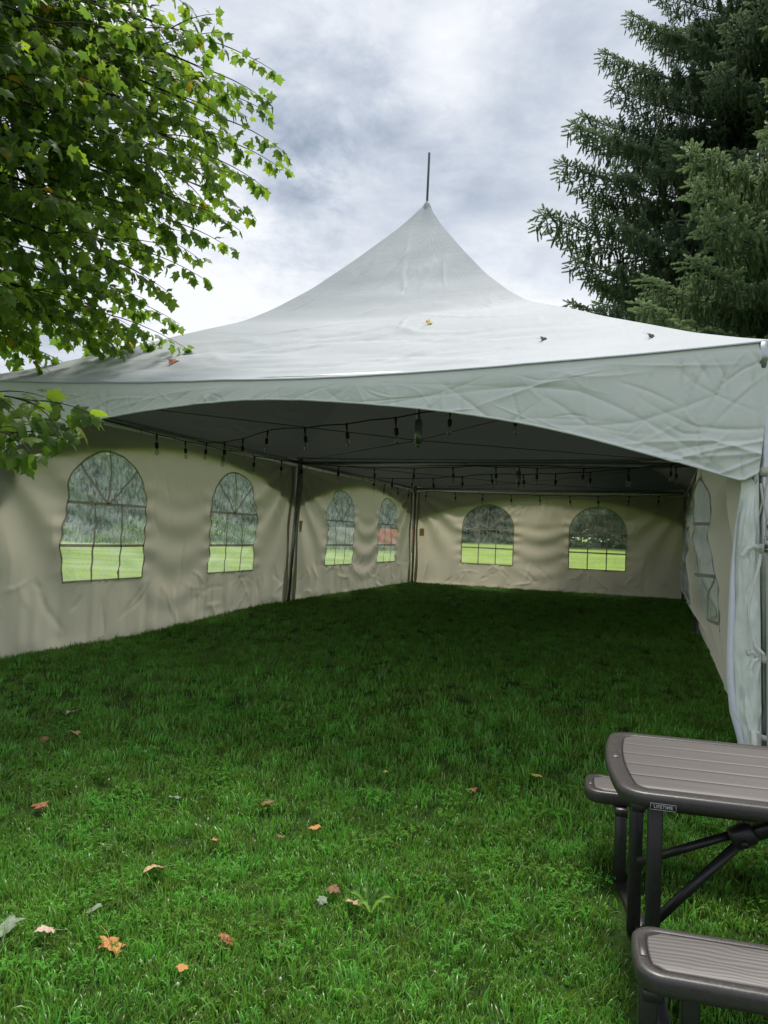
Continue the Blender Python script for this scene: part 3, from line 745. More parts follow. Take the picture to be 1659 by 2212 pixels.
def slab(a, b, r, bow, ztop, thick, rimw, parent, cy):
    prof = [(.03, -thick + .004), (.012, -thick), (.004, -thick + .006), (0, -thick + .02), (0, -.014), (.002, -.007), (.006, -.002), (.013, 0), (rimw - .006, 0), (rimw - .002, -.002), (rimw, -.010), (rimw + .01, -.0125)]
    rings = [np.column_stack([outline(a, b, r, bow, i_), np.full(1, 0).repeat(len(outline(a, b, r, bow, i_))) + z_]) for i_, z_ in prof]
    n_ = len(rings[0]); V_ = np.concatenate(rings); V_[:, 1] += cy; V_[:, 2] += ztop; F_ = []
    for k in range(len(rings) - 1):
        for q in range(n_): F_.append((k * n_ + q, k * n_ + (q + 1) % n_, (k + 1) * n_ + (q + 1) % n_, (k + 1) * n_ + q))
    V_ = np.vstack([V_, [[0, cy, ztop - thick + .004], [0, cy, ztop - .0125]]]); c0 = len(V_) - 2
    T_ = [(c0, (q + 1) % n_, q) for q in range(n_)] + [(c0 + 1, (len(rings) - 1) * n_ + q, (len(rings) - 1) * n_ + (q + 1) % n_) for q in range(n_)]
    return V_, [np.array(F_), np.array(T_)]
def plank_mesh(a, b, r, bow, inset, y0, y1, z0, z1, cy):
    O = outline(a, b, r, bow, inset)
    ys = np.linspace(y0, y1, 9)
    right = O[O[:, 0] > 0]; left = O[O[:, 0] < 0]
    def bx(pts, y): 
        o_ = np.argsort(pts[:, 1]); return np.interp(y, pts[o_, 1], pts[o_, 0])
    xr = bx(right, ys) - .002; xl = bx(left, ys) + .002
    ring_ = [(x, y) for x, y in zip(xr, ys)] + [(x, y) for x, y in zip(xl[::-1], ys[::-1])]
    ring_ = np.array(ring_); c_ = ring_.mean(0); n_ = len(ring_)
    top2 = ring_ + np.clip(c_ - ring_, -.003, .003)
    V_ = np.vstack([np.column_stack([ring_, np.full(n_, z0)]), np.column_stack([ring_, np.full(n_, z1 - .0025)]), np.column_stack([top2, np.full(n_, z1)])]); V_[:, 1] += cy
    F_ = [(k * n_ + q, k * n_ + (q + 1) % n_, (k + 1) * n_ + (q + 1) % n_, (k + 1) * n_ + q) for k in (0, 1) for q in range(n_)]
    # strips across the top
    h = n_ // 2; top = 2 * n_
    F_ += [(top + k, top + k + 1, top + n_ - 2 - k, top + n_ - 1 - k) for k in range(h - 1)]
    return V_, np.array(F_)
ZTT = .41 - PZ; THK = .043
a_, b_ = LT / 2 - .03, .378
V, Fc = slab(a_, b_, .075, .035, ZTT, THK, .058, table, 0); MB().add(V, Fc).build('tabletop', M_RIM, table, True)
yy = np.linspace(-b_ + .060, b_ - .060, 6)
for k in range(5):
    V, Fc = plank_mesh(a_, b_, .075, .035, .060, yy[k] + .0032, yy[k + 1] - .0032, ZTT - .012, ZTT - .0008, 0)
    MB().add(V, Fc).build('plank', M_PLANK, table)
ZBN = 1.171 - 1.046 - PZ
for cy_ in (.605, -.725):
    ab, bb = LT / 2 - .02, .128
    ox_ = -.085 if cy_ > 0 else .018
    V, Fc = slab(ab - .015, bb, .055, .012, ZBN, .052, .036, table, cy_); V[:, 0] += ox_
    bn = MB().add(V, Fc).build('bench_seat', M_RIM, table, True)
    V, Fc = plank_mesh(ab - .015, bb, .055, .012, .038, -bb + .038, bb - .038, ZBN - .012, ZBN - .0008, cy_); V[:, 0] += ox_
    MB().add(V, Fc).build('plank', M_BENCH, bn)
    MB().box((-ab + .028 + ox_, cy_ - .0, ZBN + .0012), (.016, .085, .0024), None, .001).build('moulded_emblem', m_simple('emblem_plastic', (.045, .041, .040), .4), bn)
MB().box((-a_ + .000, .02, ZTT + .0012), (.022, .075, .0024), Matrix.Rotation(-.03, 3, 'Z'), .001).build('moulded_emblem', bpy.data.materials['emblem_plastic'], table)
# badge with lettering on the long edge
ba = MB().box((-a_ + .118, -b_ - .0008, ZTT - .034), (.076, .004, .021), None, .001).build('badge', m_simple('badge_black', (.008, .008, .009), .35), table)
fr = MB()
for c_, s_ in (((0, 0, .0093), (.074, .0015, .0012)), ((0, 0, -.0093), (.074, .0015, .0012)), ((.0365, 0, 0), (.0012, .0015, .0174)), ((-.0365, 0, 0), (.0012, .0015, .0174))):
    fr.box((c_[0] - a_ + .118, -b_ - .0034, c_[2] + ZTT - .034), s_)
M_LET = m_simple('badge_silver', (.42, .42, .42), .4)
fr.build('frame', M_LET, ba)
fc = bpy.data.curves.new('lettering', 'FONT'); fc.body = 'LIFETIME'; fc.size = .0138; fc.align_x = 'CENTER'; fc.align_y = 'CENTER'; fc.extrude = .0006; fc.space_character = 1.02; fc.offset = .00018
fo = bpy.data.objects.new('tmp_text', fc); COL.objects.link(fo); bpy.context.view_layer.update()
lme = bpy.data.meshes.new_from_object(fo.evaluated_get(bpy.context.evaluated_depsgraph_get())); lme.name = 'lettering'
bpy.data.objects.remove(fo); bpy.data.curves.remove(fc)
lme.materials.clear(); lme.materials.append(M_LET)
obj('lettering', lme, None, ba, (-a_ + .118, -b_ - .0036, ZTT - .034), (PI / 2, 0, 0), (1.03, 1.05, 1))
# legs: one folding frame at each end
for sx in (-1, 1):
    ex = sx * (LT / 2 - .085)
    cx_ = ex - sx * .068
    MB().bar((ex, .50, .036), (cx_, .05, .036), .05, .06).bar((cx_, .07, .037), (cx_, -.66, .037), .052, .062).build('base_rail', M_LEG, table)
    for y_, zt_ in ((.47, ZBN - .05), (.12, ZTT - .055), (-.13, ZTT - .055), (-.70, ZBN - .05), ):
        lx_ = cx_ if -.2 < y_ < 0 else (ex - sx * .030 if abs(y_) < .2 else ex)
        MB().bar((lx_, y_, .036 if y_ > -.69 else .0), (lx_, y_, zt_), .046, .046, .004).build('leg', M_LEG, table)
    MB().bar((ex - sx * .11, -.66, .0), (ex - sx * .11, -.66, ZBN - .05), .046, .046, .004).build('leg', M_LEG, table)
    MB().bar((ex, .44, ZBN - .065), (ex, .72, ZBN - .065), .05, .03, .004).build('seat_bracket', M_LEG, table)
    MB().bar((ex, -.62, ZBN - .065), (ex, -.83, ZBN - .065), .05, .03, .004).build('seat_bracket', M_LEG, table)
    MB().bar((ex, -.30, ZTT - .072), (ex, .30, ZTT - .072), .04, .03, .004).build('top_bracket', M_LEG, table)
    hx = sx * .47
    MB().tube([(ex - sx * .03, -.05, .10), (hx, -.03, .47)], .017, 10).build('brace', M_LEG, table, True)
    MB().tube([(ex - sx * .03, .0, .335), (hx, -.01, .49)], .015, 10).build('brace', M_LEG, table, True)
    MB().bar((hx - sx * .0, -.01, .475), (sx * .12, .0, ZTT - .07), .05, .045, .006).build('hinge_arm', M_LEG, table)
    MB().box((hx, -.02, .48), (.085, .06, .07), Matrix.Rotation(sx * .5, 3, 'Y'), .012).tube([(hx, -.065, .465), (hx, -.045, .465)], .012, 10).build('hinge', M_LEG, table)


# ------------------------------------------------------------------ scattering helper
def rot_to(dirs, roll):
    """rotation matrices (n,3,3) whose x column is dirs, rolled about it"""
    d = dirs / (np.linalg.norm(dirs, axis=1)[:, None] + 1e-9)
    up = np.where(np.abs(d[:, 2:3]) < .95, np.array([[0, 0, 1.]]), np.array([[0, 1., 0]]))
    y = np.cross(up, d); y /= np.linalg.norm(y, axis=1)[:, None]; z = np.cross(d, y)
    c, s_ = np.cos(roll)[:, None], np.sin(roll)[:, None]
    return np.stack([d, y * c + z * s_, -y * s_ + z * c], 2)
def scatter(Vt, Ft, pos, R, sc):
    n = len(pos); k = len(Vt)
    sc = np.asarray(sc, float).reshape(n, 1, -1)
    V_ = np.einsum('nij,nkj->nki', R, Vt[None] * sc) + pos[:, None]
    F_ = (Ft[None] + (np.arange(n) * k)[:, None, None]).reshape(-1, Ft.shape[1])
    return V_.reshape(-1, 3), F_
def tinted(name, V_, F_, tint, per, mat, parent, sm=False):
    me = mesh_np(name, V_, F_, sm)
    at = me.attributes.new('tint', 'FLOAT', 'POINT'); at.data.foreach_set('value', np.repeat(tint, per).astype(np.float32))
    return obj(name, me, mat, parent)

# maple leaf template: tip along +x, blade in xy, 1 unit long
half = [(0, 0), (-.10, .13), (.03, .40), (.13, .31), (.20, .32), (.33, .42), (.47, .58), (.50, .42), (.54, .27), (.69, .25), (.79, .11), (1, 0)]
pts = half + [(x, -y) for x, y in half[-2:0:-1]]
def leaf_template(curl, fold, seed):
    r = np.random.default_rng(seed); P_ = np.array([(.28, 0)] + pts, float)
    P_ = P_ * (1 + r.normal(0, .03, P_.shape))
    z = -curl * (P_[:, 0] - .1) ** 2 - fold * np.abs(P_[:, 1]) + r.normal(0, .025, len(P_)) - .25 * P_[:, 1] ** 2
    z[0] = .03
    V_ = np.column_stack([P_, z]); n = len(pts)
    return V_, np.array([(0, 1 + k, 1 + (k + 1) % n) for k in range(n)])
LT_ = [leaf_template(.25 + .1 * k, .10 + .09 * (k % 3), k) for k in range(5)]

# ------------------------------------------------------------------ maple tree, left
def unproj(px, py, d):
    """a point at forward distance d whose direction was measured in the photograph"""
    a, b = px - 829.5, py - 1106.0
    xc = (cr * a + sr * b) / 1599.5; zc_ = (sr * a - cr * b) / 1599.5
    dy = math.cos(PITCH) - zc_ * math.sin(PITCH); dz = math.sin(PITCH) + zc_ * math.cos(PITCH)
    return np.array([xc / dy * d, d, EYE + dz / dy * d])
def bez(a, b, c, n):
    t = np.linspace(0, 1, n)[:, None]; return a * (1 - t) ** 2 + 2 * b * t * (1 - t) + c * t * t
maple = empty('maple_tree', (-6.1, 3.4, float(gz(-6.1, 3.4))))
tag(maple, 'broad green maple tree overhanging the tent from the left edge', 'tree')
MO = np.array(maple.location); mr_ = np.random.default_rng(5)
TRK = np.array([-6.1, 3.4, 0])
trunk = MB().tube([(0, 0, -.1), (.02, 0, .3), (.0, .03, 1.5), (.08, .05, 3.2), (.05, .1, 5.2), (.15, .1, 7.4), (.2, .15, 9.6)], [.34, .25, .21, .18, .14, .09, .03], 14).build('trunk', M_BARK, maple, True)
targets = [  # px, py, distance, height on trunk, start sag
 (572, 312, 6.3, 4.6), (520, 90, 6.0, 5.0), (470, 440, 6.0, 4.2), (330, 20, 5.2, 5.4), (380, 545, 6.1, 3.8), (325, 640, 6.3, 3.4), (340, 722, 6.5, 2.9), (120, 748, 6.4, 2.6),
 (160, 868, 3.9, 1.9), (112, 935, 3.7, 1.7), (250, 170, 5.0, 4.9), (110, 400, 5.0, 3.8), (215, 530, 5.6, 3.5), (40, 640, 5.2, 3.0), (60, 60, 4.5, 4.9), (200, 330, 5.5, 4.2),
 (420, 230, 6.2, 4.6), (300, 430, 6.4, 3.9), (150, 200, 4.7, 4.6), (430, 350, 5.7, 4.3), (250, 620, 6.4, 3.2), (480, 190, 6.5, 4.9), (30, 250, 4.3, 4.0), (180, 660, 6.0, 3.1),
 (240, 40, 6.3, 5.6), (350, 300, 5.2, 4.4), (60, 520, 4.7, 3.4), (200, 430, 4.9, 3.9), (320, 150, 6.4, 5.2), (20, 130, 6.2, 5.0), (110, 600, 6.6, 3.2), (290, 90, 4.6, 5.0),
 (40, 20, 5.6, 5.6), (130, 90, 5.6, 5.4), (90, 310, 6.3, 4.3), (300, 560, 5.4, 3.6), (190, 100, 5.0, 5.2), (20, 420, 5.9, 3.9), (140, 480, 6.5, 3.8), (60, 720, 6.1, 2.7), (250, 700, 6.7, 2.9),
 (540, 200, 6.3, 4.8), (562, 262, 6.1, 4.6), (532, 345, 6.2, 4.4), (500, 405, 6.1, 4.2), (440, 480, 6.0, 4.0), (455, 130, 6.1, 5.0), (395, 505, 6.2, 3.9), (440, 300, 6.4, 4.4), (400, 400, 6.4, 4.1), (510, 150, 5.8, 4.9), (300, 680, 6.1, 3.0), (350, 20, 5.6, 5.6), (300, 60, 5.4, 5.4),
 (250, -60, 5.2, 5.8), (80, -90, 5.0, 6.0), (380, -80, 5.8, 6.2), (-150, 300, 4.0, 4.4), (-200, 550, 4.6, 3.6), (-120, 100, 4.5, 5.2), (-180, 800, 5.2, 2.4), (-260, 0, 4.2, 5.6), (-30, 560, 4.2, 3.6), (-60, 350, 5.0, 4.4)]
limbs = []
for t_ in targets:
    limbs.append((unproj(t_[0] - (70 if t_[1] > 800 else (104 if t_[1] < 62 else 64)), *t_[1:3]), t_[3], True))
for k in range(26):                                       # the rest of the crown, outside the picture
    a_ = mr_.uniform(PI * .55, PI * 1.75); h_ = mr_.uniform(2.6, 8.6); rr_ = mr_.uniform(1.5, 3.9) * (1 - .05 * max(0, h_ - 5))
    limbs.append((TRK + np.array([math.cos(a_) * rr_, math.sin(a_) * rr_, h_ + rr_ * .25]), h_ - .3, False))
lp, ld, lroll, lsc, ltint, lvis = [], [], [], [], [], []
twm = MB(); nbr = 0
for tip, h_, vis in limbs:
    st_ = TRK + np.array([.05, .05, h_ - .3]); st_[2] = max(st_[2], 1.4)
    mid = st_ + (tip - st_) * .5 + np.array([0, 0, .35 + .1 * mr_.normal()]) + mr_.normal(0, .12, 3)
    path = bez(st_, mid, tip, 22); ln_ = np.linalg.norm(np.diff(path, axis=0), axis=1).sum()
    r0_ = .012 + .0075 * ln_
    limb_bm = MB().tube([tuple(q - MO) for q in path], [r0_ * (1 - i_ / 22) ** 1.15 + .002 for i_ in range(22)], 7)
    limb_bm.build('limb', M_TWIG if vis else M_BARK, maple, True)
    low = tip[2] < 2.35
    t_start = .80 if low else .46
    nt_ = (11 if low else 18) if vis else 12
    for q in range(nt_):
        t = t_start + (1 - t_start) * (q + mr_.random()) / nt_
        i_ = min(int(t * 21), 20); p0 = path[i_] + (path[i_ + 1] - path[i_]) * (t * 21 - i_); ax = path[i_ + 1] - path[i_]; ax = ax / np.linalg.norm(ax)
        side = np.cross(ax, [0, 0, 1.]); side /= np.linalg.norm(side) + 1e-9
        dv_ = ax * .75 + side * (1 if q % 2 else -1) * mr_.uniform(.35, .9) + np.array([0, 0, mr_.uniform(-.35, .25)])
        if q == nt_ - 1: dv_ = ax
        dv_ /= np.linalg.norm(dv_)
        tl = mr_.uniform(.35, .75) * (1.0 - .25 * t) * (.62 if low else 1.15) + .06
        end = p0 + dv_ * tl + np.array([0, 0, -.10 * tl])
        tw = bez(p0, p0 + dv_ * tl * .5 + np.array([0, 0, .03]), end, 6)
        twm.tube([tuple(x - MO) for x in tw], [.005, .0045, .004, .003, .0025, .0018], 4, False)
        nl = int(4 + tl * (20 if vis else 10))
        for k in range(nl):
            f = ((k + .7) / nl) ** .65; p1 = tw[0] + (tw[-1] - tw[0]) * f
            dl = dv_ * .55 + mr_.normal(0, .55, 3) + np.array([0, 0, -.55]); dl /= np.linalg.norm(dl)
            pet = dl * mr_.uniform(.02, .06) + np.array([0, 0, .01])
            lp.append(p1 + pet); ld.append(dl * np.array([1, 1, 1.]) + np.array([0, 0, -.15])); lroll.append(mr_.normal(0, .6)); lsc.append(mr_.uniform(.062, .108)); lvis.append(vis)
            ltint.append(np.clip(mr_.beta(2, 3.4) * .82 + .10 * (f - .5), 0, .9) if mr_.random() > .007 else .97)
twm.build('twigs', M_TWIG, maple)['kind'] = 'stuff'
lp, ld, lroll, lsc, ltint, lvis = map(np.array, (lp, ld, lroll, lsc, ltint, lvis))
Rm = rot_to(ld, lroll)
dcam = np.linalg.norm(lp - np.array([0, 0, EYE]), axis=1)
pxx = lp[:, 0] / lp[:, 1].clip(.1) * 1599.5 + 829; inview = (pxx > -5) & (lp[:, 1] > 1) & ((lp[:, 2] - EYE) / lp[:, 1] < .72)
order = np.argsort(np.where(inview, dcam / lsc, 1e6)); single = order[:300]; rest = order[300:]
tv_ = []
for k in range(10):
    Vt, Ft = LT_[k % 5]; me = mesh_np('leaf', Vt, Ft, True); at = me.attributes.new('tint', 'FLOAT', 'POINT'); at.data.foreach_set('value', np.full(len(Vt), (k + .5) / 10 * .92, np.float32)); me.materials.append(M_LEAF); tv_.append(me)
for q in single:
    o = obj('leaf', tv_[min(9, int(ltint[q] / .92 * 10))], None, maple)
    M4 = Matrix(Rm[q].tolist()).to_4x4(); o.rotation_euler = M4.to_euler(); o.location = tuple(lp[q] - MO); o.scale = (lsc[q],) * 3
Vs, Fs, Ts, off = [], [], [], 0
for k in range(5):
    ix = rest[k::5]; Vt, Ft = LT_[k]; V_, F_ = scatter(Vt, Ft, lp[ix] - MO, Rm[ix], lsc[ix]); Vs.append(V_); Fs.append(F_ + off); off += len(V_); Ts.append(np.repeat(ltint[ix], len(Vt)))
tinted('foliage', np.concatenate(Vs), np.concatenate(Fs), np.concatenate(Ts), 1, M_LEAF, maple, True)['kind'] = 'stuff'
print('maple leaves', len(lp))

# ------------------------------------------------------------------ spruces, right
def m_spruce(name, a, b, c):
    return m_leaf(name, True, [(0, a), (.5, b), (1, c)], .28)
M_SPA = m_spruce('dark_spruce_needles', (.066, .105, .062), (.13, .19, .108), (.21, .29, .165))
M_SPB = m_spruce('light_spruce_needles', (.072, .125, .056), (.14, .21, .095), (.22, .305, .14))
def twig_template(nn, seed):
    r = np.random.default_rng(seed); V_ = []; F_ = []
    for k in range(nn):                                   # needles as slim blades round a stem, pointing forward
        x = k / nn * .85; a_ = k * 2.4 + r.uniform(-.4, .4); ln_ = .26 * (1 - .35 * x) * r.uniform(.8, 1.15)
        d = np.array([.62, .78 * math.cos(a_), .78 * math.sin(a_)]); sd_ = np.cross(d, [1, 0, 0]); sd_ /= np.linalg.norm(sd_)
        p = np.array([x, 0, 0]); b_ = len(V_); V_ += [p - sd_ * .085, p + sd_ * .085, p + d * ln_]; F_.append((b_, b_ + 1, b_ + 2))
    b_ = len(V_); V_ += [(0, .03, 0), (0, -.03, 0), (1.08, 0, 0), (0, 0, .03), (0, 0, -.03), (1.08, 0, .0)]; F_ += [(b_, b_ + 1, b_ + 2), (b_ + 3, b_ + 4, b_ + 5)]
    return np.array(V_, float), np.array(F_)
TWT = twig_template(28, 3)
def spruce_branch(length, seed, mat, droop):
    r = np.random.default_rng(seed); P_, D_, S_, C_ = [], [], [], []
    nax = 14; ax = np.array([(length * t, 0, -droop * length * math.sin(PI * t * .75) * .5 + droop * length * .35 * t ** 3) for t in np.linspace(0, 1, nax)])
    stems = MB().tube([tuple(q) for q in ax], [.022 * length / 4 * (1 - i_ / nax) + .004 for i_ in range(nax)], 5, False)
    def axis(t):
        f = t * (nax - 1); i_ = min(int(f), nax - 2); return ax[i_] + (ax[i_ + 1] - ax[i_]) * (f - i_)
    def twigline(p0, p1, n, s0, tone, hang):
        d = p1 - p0; d = d / (np.linalg.norm(d) + 1e-9)
        for k in range(n):
            f = (k + .5) / n; p = p0 + (p1 - p0) * f
            sdv = np.cross(d, [0, 0, 1.]) * (1 if k % 2 else -1)
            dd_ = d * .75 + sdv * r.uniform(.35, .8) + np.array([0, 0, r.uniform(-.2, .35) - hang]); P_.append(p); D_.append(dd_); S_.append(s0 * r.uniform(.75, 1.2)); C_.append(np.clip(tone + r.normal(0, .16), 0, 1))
        P_.append(p1); D_.append(d + np.array([0, 0, .15])); S_.append(s0 * 1.25); C_.append(np.clip(tone + .2, 0, 1))
    nb = int(length / .075)
    for k in range(nb):
        t = .12 + .88 * (k + r.random() * .6) / nb; p0 = axis(t)
        bl = min(.16 + .30 * length * (1 - t) ** .8, 1.25) * r.uniform(.6, 1.15) * smooth(.05, .3, np.array(t))
        sg = 1 if k % 2 else -1; an = r.uniform(.6, 1.05)
        p1 = p0 + np.array([math.cos(an) * bl, sg * math.sin(an) * bl, r.uniform(-.28, .06) * bl])
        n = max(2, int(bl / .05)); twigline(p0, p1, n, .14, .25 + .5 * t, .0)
        stems.tube([tuple(p0), tuple((p0 + p1) / 2 + np.array([0, 0, .01])), tuple(p1)], [.006, .004, .002], 3, False)
        if bl > .2:                                       # hanging twigs
            for q in range(int(bl / .085)):
                f = r.uniform(.15, 1); ph = p0 + (p1 - p0) * f; hl = r.uniform(.10, .34) * (1.1 - .4 * t)
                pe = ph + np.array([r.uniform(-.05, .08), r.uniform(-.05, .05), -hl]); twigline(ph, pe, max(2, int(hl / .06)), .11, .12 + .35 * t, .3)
    twigline(axis(.6), ax[-1], int(length * 6), .13, .8, -.1)
    V_, F_ = scatter(TWT[0], TWT[1], np.array(P_), rot_to(np.array(D_), r.uniform(0, 6, len(P_))), np.array(S_))
    me = mesh_np('bough', V_, F_); at = me.attributes.new('tint', 'FLOAT', 'POINT'); at.data.foreach_set('value', np.repeat(np.array(C_), len(TWT[0])).astype(np.float32)); me.materials.append(mat)
    sm_ = stems.mesh('stem'); sm_.materials.append(M_TWIG)
    return me, sm_
def spruce(loc, height, reach, label, mat, seed, zmin, ztop_build, extra, near_cut, dens):
    root = empty('spruce_tree', loc); tag(root, label, 'tree', 'spruces on the right beyond the tent')
    r = np.random.default_rng(seed)
    MB().tube([(0, 0, -.1), (0, 0, height * .3), (.05, 0, height * .7), (0, 0, height)], [.011 * height, .008 * height, .004 * height, .02], 12).build('trunk', M_BARK, root, True)
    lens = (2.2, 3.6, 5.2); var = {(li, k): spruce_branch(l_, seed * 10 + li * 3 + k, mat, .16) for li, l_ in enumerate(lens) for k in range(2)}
    camdir = math.atan2(-loc[1], -loc[0])
    def put(z, a_, ln_, tilt):
        li = int(np.argmin([abs(math.log(ln_ / l_)) for l_ in lens])); me, sm_ = var[(li, r.integers(2))]
        o = obj('bough', me, None, root, (math.cos(a_) * .1, math.sin(a_) * .1, z), Euler((r.uniform(-.25, .25), tilt, a_), 'XYZ'), ln_ / lens[li])
        obj('stem', sm_, None, o)
    z = zmin; k = 0
    while z < min(height - .5, ztop_build):
        ln0 = reach * (1 - z / height) ** .85 * 1.08
        for q in range(dens):
            a_ = r.uniform(0, 2 * PI)
            if math.cos(a_ - camdir) < -.45 and r.random() < .6: continue
            ln_ = ln0 * r.uniform(.72, 1.05)
            u_, v_ = uv_of(loc[0] + math.cos(a_) * ln_, loc[1] + math.sin(a_) * ln_)
            while ln_ > .8 and z < near_cut and u_ < 6.6 and v_ < 12.9:
                ln_ *= .85; u_, v_ = uv_of(loc[0] + math.cos(a_) * ln_, loc[1] + math.sin(a_) * ln_)
            put(z + r.uniform(-.2, .2), a_, ln_, r.uniform(-.12, .10) + .10 * smooth(0, 1, np.array(1 - z / height)))
        z += .50; k += 1
    for (tip, zb) in extra:                               # long boughs reaching out over the tent roof
        d = np.array(tip) - np.array(loc); ln_ = math.hypot(d[0], d[1]); put(d[2] - .02 * ln_, math.atan2(d[1], d[0]), ln_ * 1.0, -.02)
    return root
A0 = (10.4, 19.0, float(gz(10.4, 19.0)))
B0 = (8.3, 12.4, 0.0)
exA = [(unproj(q[0] + 22, q[1], q[2]), 0) for q in ((1152, 462, 17.5), (1196, 352, 17.6), (1222, 266, 17.8), (1288, 112, 18), (1345, 30, 18), (1226, 560, 17.4), (1215, 655, 17.5), (1240, 250, 18.4), (1310, 190, 18), (1260, 430, 18.3), (1270, 600, 18.2), (1390, -30, 18))]
exB = [(unproj(*q), 0) for q in ((1400, 655, 10.8), (1500, 560, 10.6), (1480, 705, 10.6), (1410, 600, 11.2), (1520, 410, 11), (1500, 330, 11.2), (1540, 480, 10.8))]
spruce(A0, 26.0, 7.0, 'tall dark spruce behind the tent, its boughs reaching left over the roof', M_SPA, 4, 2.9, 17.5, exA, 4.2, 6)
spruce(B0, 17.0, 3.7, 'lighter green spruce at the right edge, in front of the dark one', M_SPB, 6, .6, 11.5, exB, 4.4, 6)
# bare dead brush under the spruces
dead = MB(); r_ = np.random.default_rng(12)
for k in range(90):
    a_ = r_.uniform(0, 6.28); p0 = np.array([r_.uniform(-.2, .2), r_.uniform(-.2, .2), 0]); pts_ = [p0]; d = np.array([math.cos(a_) * .45, math.sin(a_) * .45, 1.0])
    for q in range(7): d = d + r_.normal(0, .16, 3) + np.array([math.cos(a_) * .05, math.sin(a_) * .05, -.05]); pts_.append(pts_[-1] + d / np.linalg.norm(d) * .42)
    dead.tube([tuple(q) for q in pts_], [.007, .006, .005, .004, .0035, .003, .002, .0015], 4, False)
    for q in range(5):
        i_ = r_.integers(2, 7); e_ = pts_[i_] + r_.normal(0, .18, 3) + np.array([0, 0, .12]); dead.tube([tuple(pts_[i_]), tuple(e_)], [.003, .0012], 3, False)
bush = tag(dead.build('bare_shrub', m_simple('dry_twigs', (.20, .15, .09), .9)), 'bare brown twiggy shrub rising behind the right end of the tent roof', 'shrub'); bush.location = tuple(T(7.55, 10.6)); bush.scale = (.42, .42, 1.45)

# ------------------------------------------------------------------ trees and brush across the field
def leafclump(n, seed, size):
    r = np.random.default_rng(seed); P_ = []; T_ = []
    nb = 26; cen = r.normal(0, 1, (nb, 3)); cen /= np.linalg.norm(cen, axis=1)[:, None]; cen *= r.uniform(.35, .85, (nb, 1)); cen[:, 2] *= .9
    for c_ in cen:
        m_ = n // nb; q = r.normal(0, 1, (m_, 3)); q /= np.linalg.norm(q, axis=1)[:, None]; q *= (r.random((m_, 1)) ** .4) * r.uniform(.22, .38)
        P_.append(c_ + q); T_.append(np.clip(.5 + .25 * r.normal() + r.normal(0, .15, m_), 0, 1))
    P_ = np.concatenate(P_); T_ = np.concatenate(T_); n = len(P_)
    Vt = np.array([(-.5, 0, 0), (0, -.32, .06), (.55, 0, 0), (0, .32, .06)]); Ft = np.array([(0, 1, 2, 3)])
    V_, F_ = scatter(Vt, Ft, P_, rot_to(r.normal(0, 1, (n, 3)), r.uniform(0, 6, n)), r.uniform(.6, 1.3, n) * size)
    me = mesh_np('crown', V_, F_); at = me.attributes.new('tint', 'FLOAT', 'POINT'); at.data.foreach_set('value', np.repeat(T_, 4).astype(np.float32)); me.materials.append(M_BGLEAF); return me
CL = [leafclump(4200, 80 + k, .085) for k in range(3)]
tk = MB().tube([(0, 0, -.1), (0.01, 0, .3), (.03, .02, .7), (.0, .0, .95)], [.035, .026, .018, .006], 8).mesh('trunk', True); tk.materials.append(M_BARK)
bgt = [(-24, 39, 8.5, 3.9, 'far left background tree, partly behind the first left window'), (-19, 41, 8.0, 3.8, 'dark tree across the field, in the left half of the nearest left window'),
       (-14.5, 42, 8.6, 3.9, 'dark tree across the field, in the right half of the nearest left window'), (-10.8, 44, 8.2, 3.5, 'grey green tree seen through the second left window'),
       (-6.6, 45, 8.4, 3.8, 'background tree between the second and third left windows'), (-2.8, 46, 8.2, 3.6, 'background tree behind the pale grey screen'), (.9, 46, 8.4, 3.6, 'background tree behind the salmon red screen'),
       (6.6, 56, 10.5, 4.8, 'blue green tree in the left clear back window'), (11.4, 55, 9.6, 4.3, 'dark shrubby tree at the right side of the left back window'), (16.0, 51, 11.0, 5.4, 'large dark tree filling the top of the right back window'),
       (22.5, 51, 11.5, 5.2, 'background tree beyond the right back corner of the tent'), (-29, 37, 8.4, 4, 'background tree beyond the left edge of the tent')]
for k, (x, y, h_, rd, lb) in enumerate(bgt):
    z0 = float(gz(x, y)); t = empty('background_tree', (x, y, z0)); tag(t, lb, 'tree', 'trees across the field behind the tent')
    obj('trunk', tk, None, t, None, None, (h_ * .55, h_ * .55, h_ * .9))
    for (dx, dy, dz, s_) in ((0, 0, .60, 1.0), (.5, -.25, .34, .85), (-.5, -.15, .30, .85), (.05, -.3, .22, .8), (-.1, .2, .42, 1.05)):
        obj('crown', CL[(k + int(dz * 50)) % 3], None, t, (dx * rd, dy * rd, h_ * dz), (0, 0, k * 1.7 + dx * 5), (rd * s_, rd * s_, h_ * .46 * s_))
# rough brush along the foot of the treeline
r_ = np.random.default_rng(44); n = 16000
bx_ = r_.uniform(-34, 27, n); by_ = 36.5 + r_.normal(0, .7, n) - .012 * (bx_ + 6) ** 2 * (bx_ > -40) * .6 + 1.5 * vnoise(bx_ * .5, bx_ * 0, 5)
hh = (.75 + 1.3 * (fbm(bx_ * .35, bx_ * 0 + 3, 9) + .25)).clip(.3, 1.9); hh = np.where(bx_ > -5.5, hh * .45, hh); by_ = np.where(bx_ > 2.6, by_ + 17 + .02 * bx_, by_); hh = np.where(bx_ > 2.6, hh * .9, hh)
bz_ = gz(bx_, by_) + r_.random(n) * hh
dB = np.column_stack([r_.normal(0, .5, n), r_.normal(0, .5, n), np.full(n, .9)])
Vt = np.array([(-.5, 0, 0), (0, -.16, .03), (.6, 0, 0), (0, .16, .03)])
V_, F_ = scatter(Vt, np.array([(0, 1, 2, 3)]), np.column_stack([bx_, by_, bz_]), rot_to(dB, r_.uniform(0, 6, n)), r_.uniform(.15, .38, n))
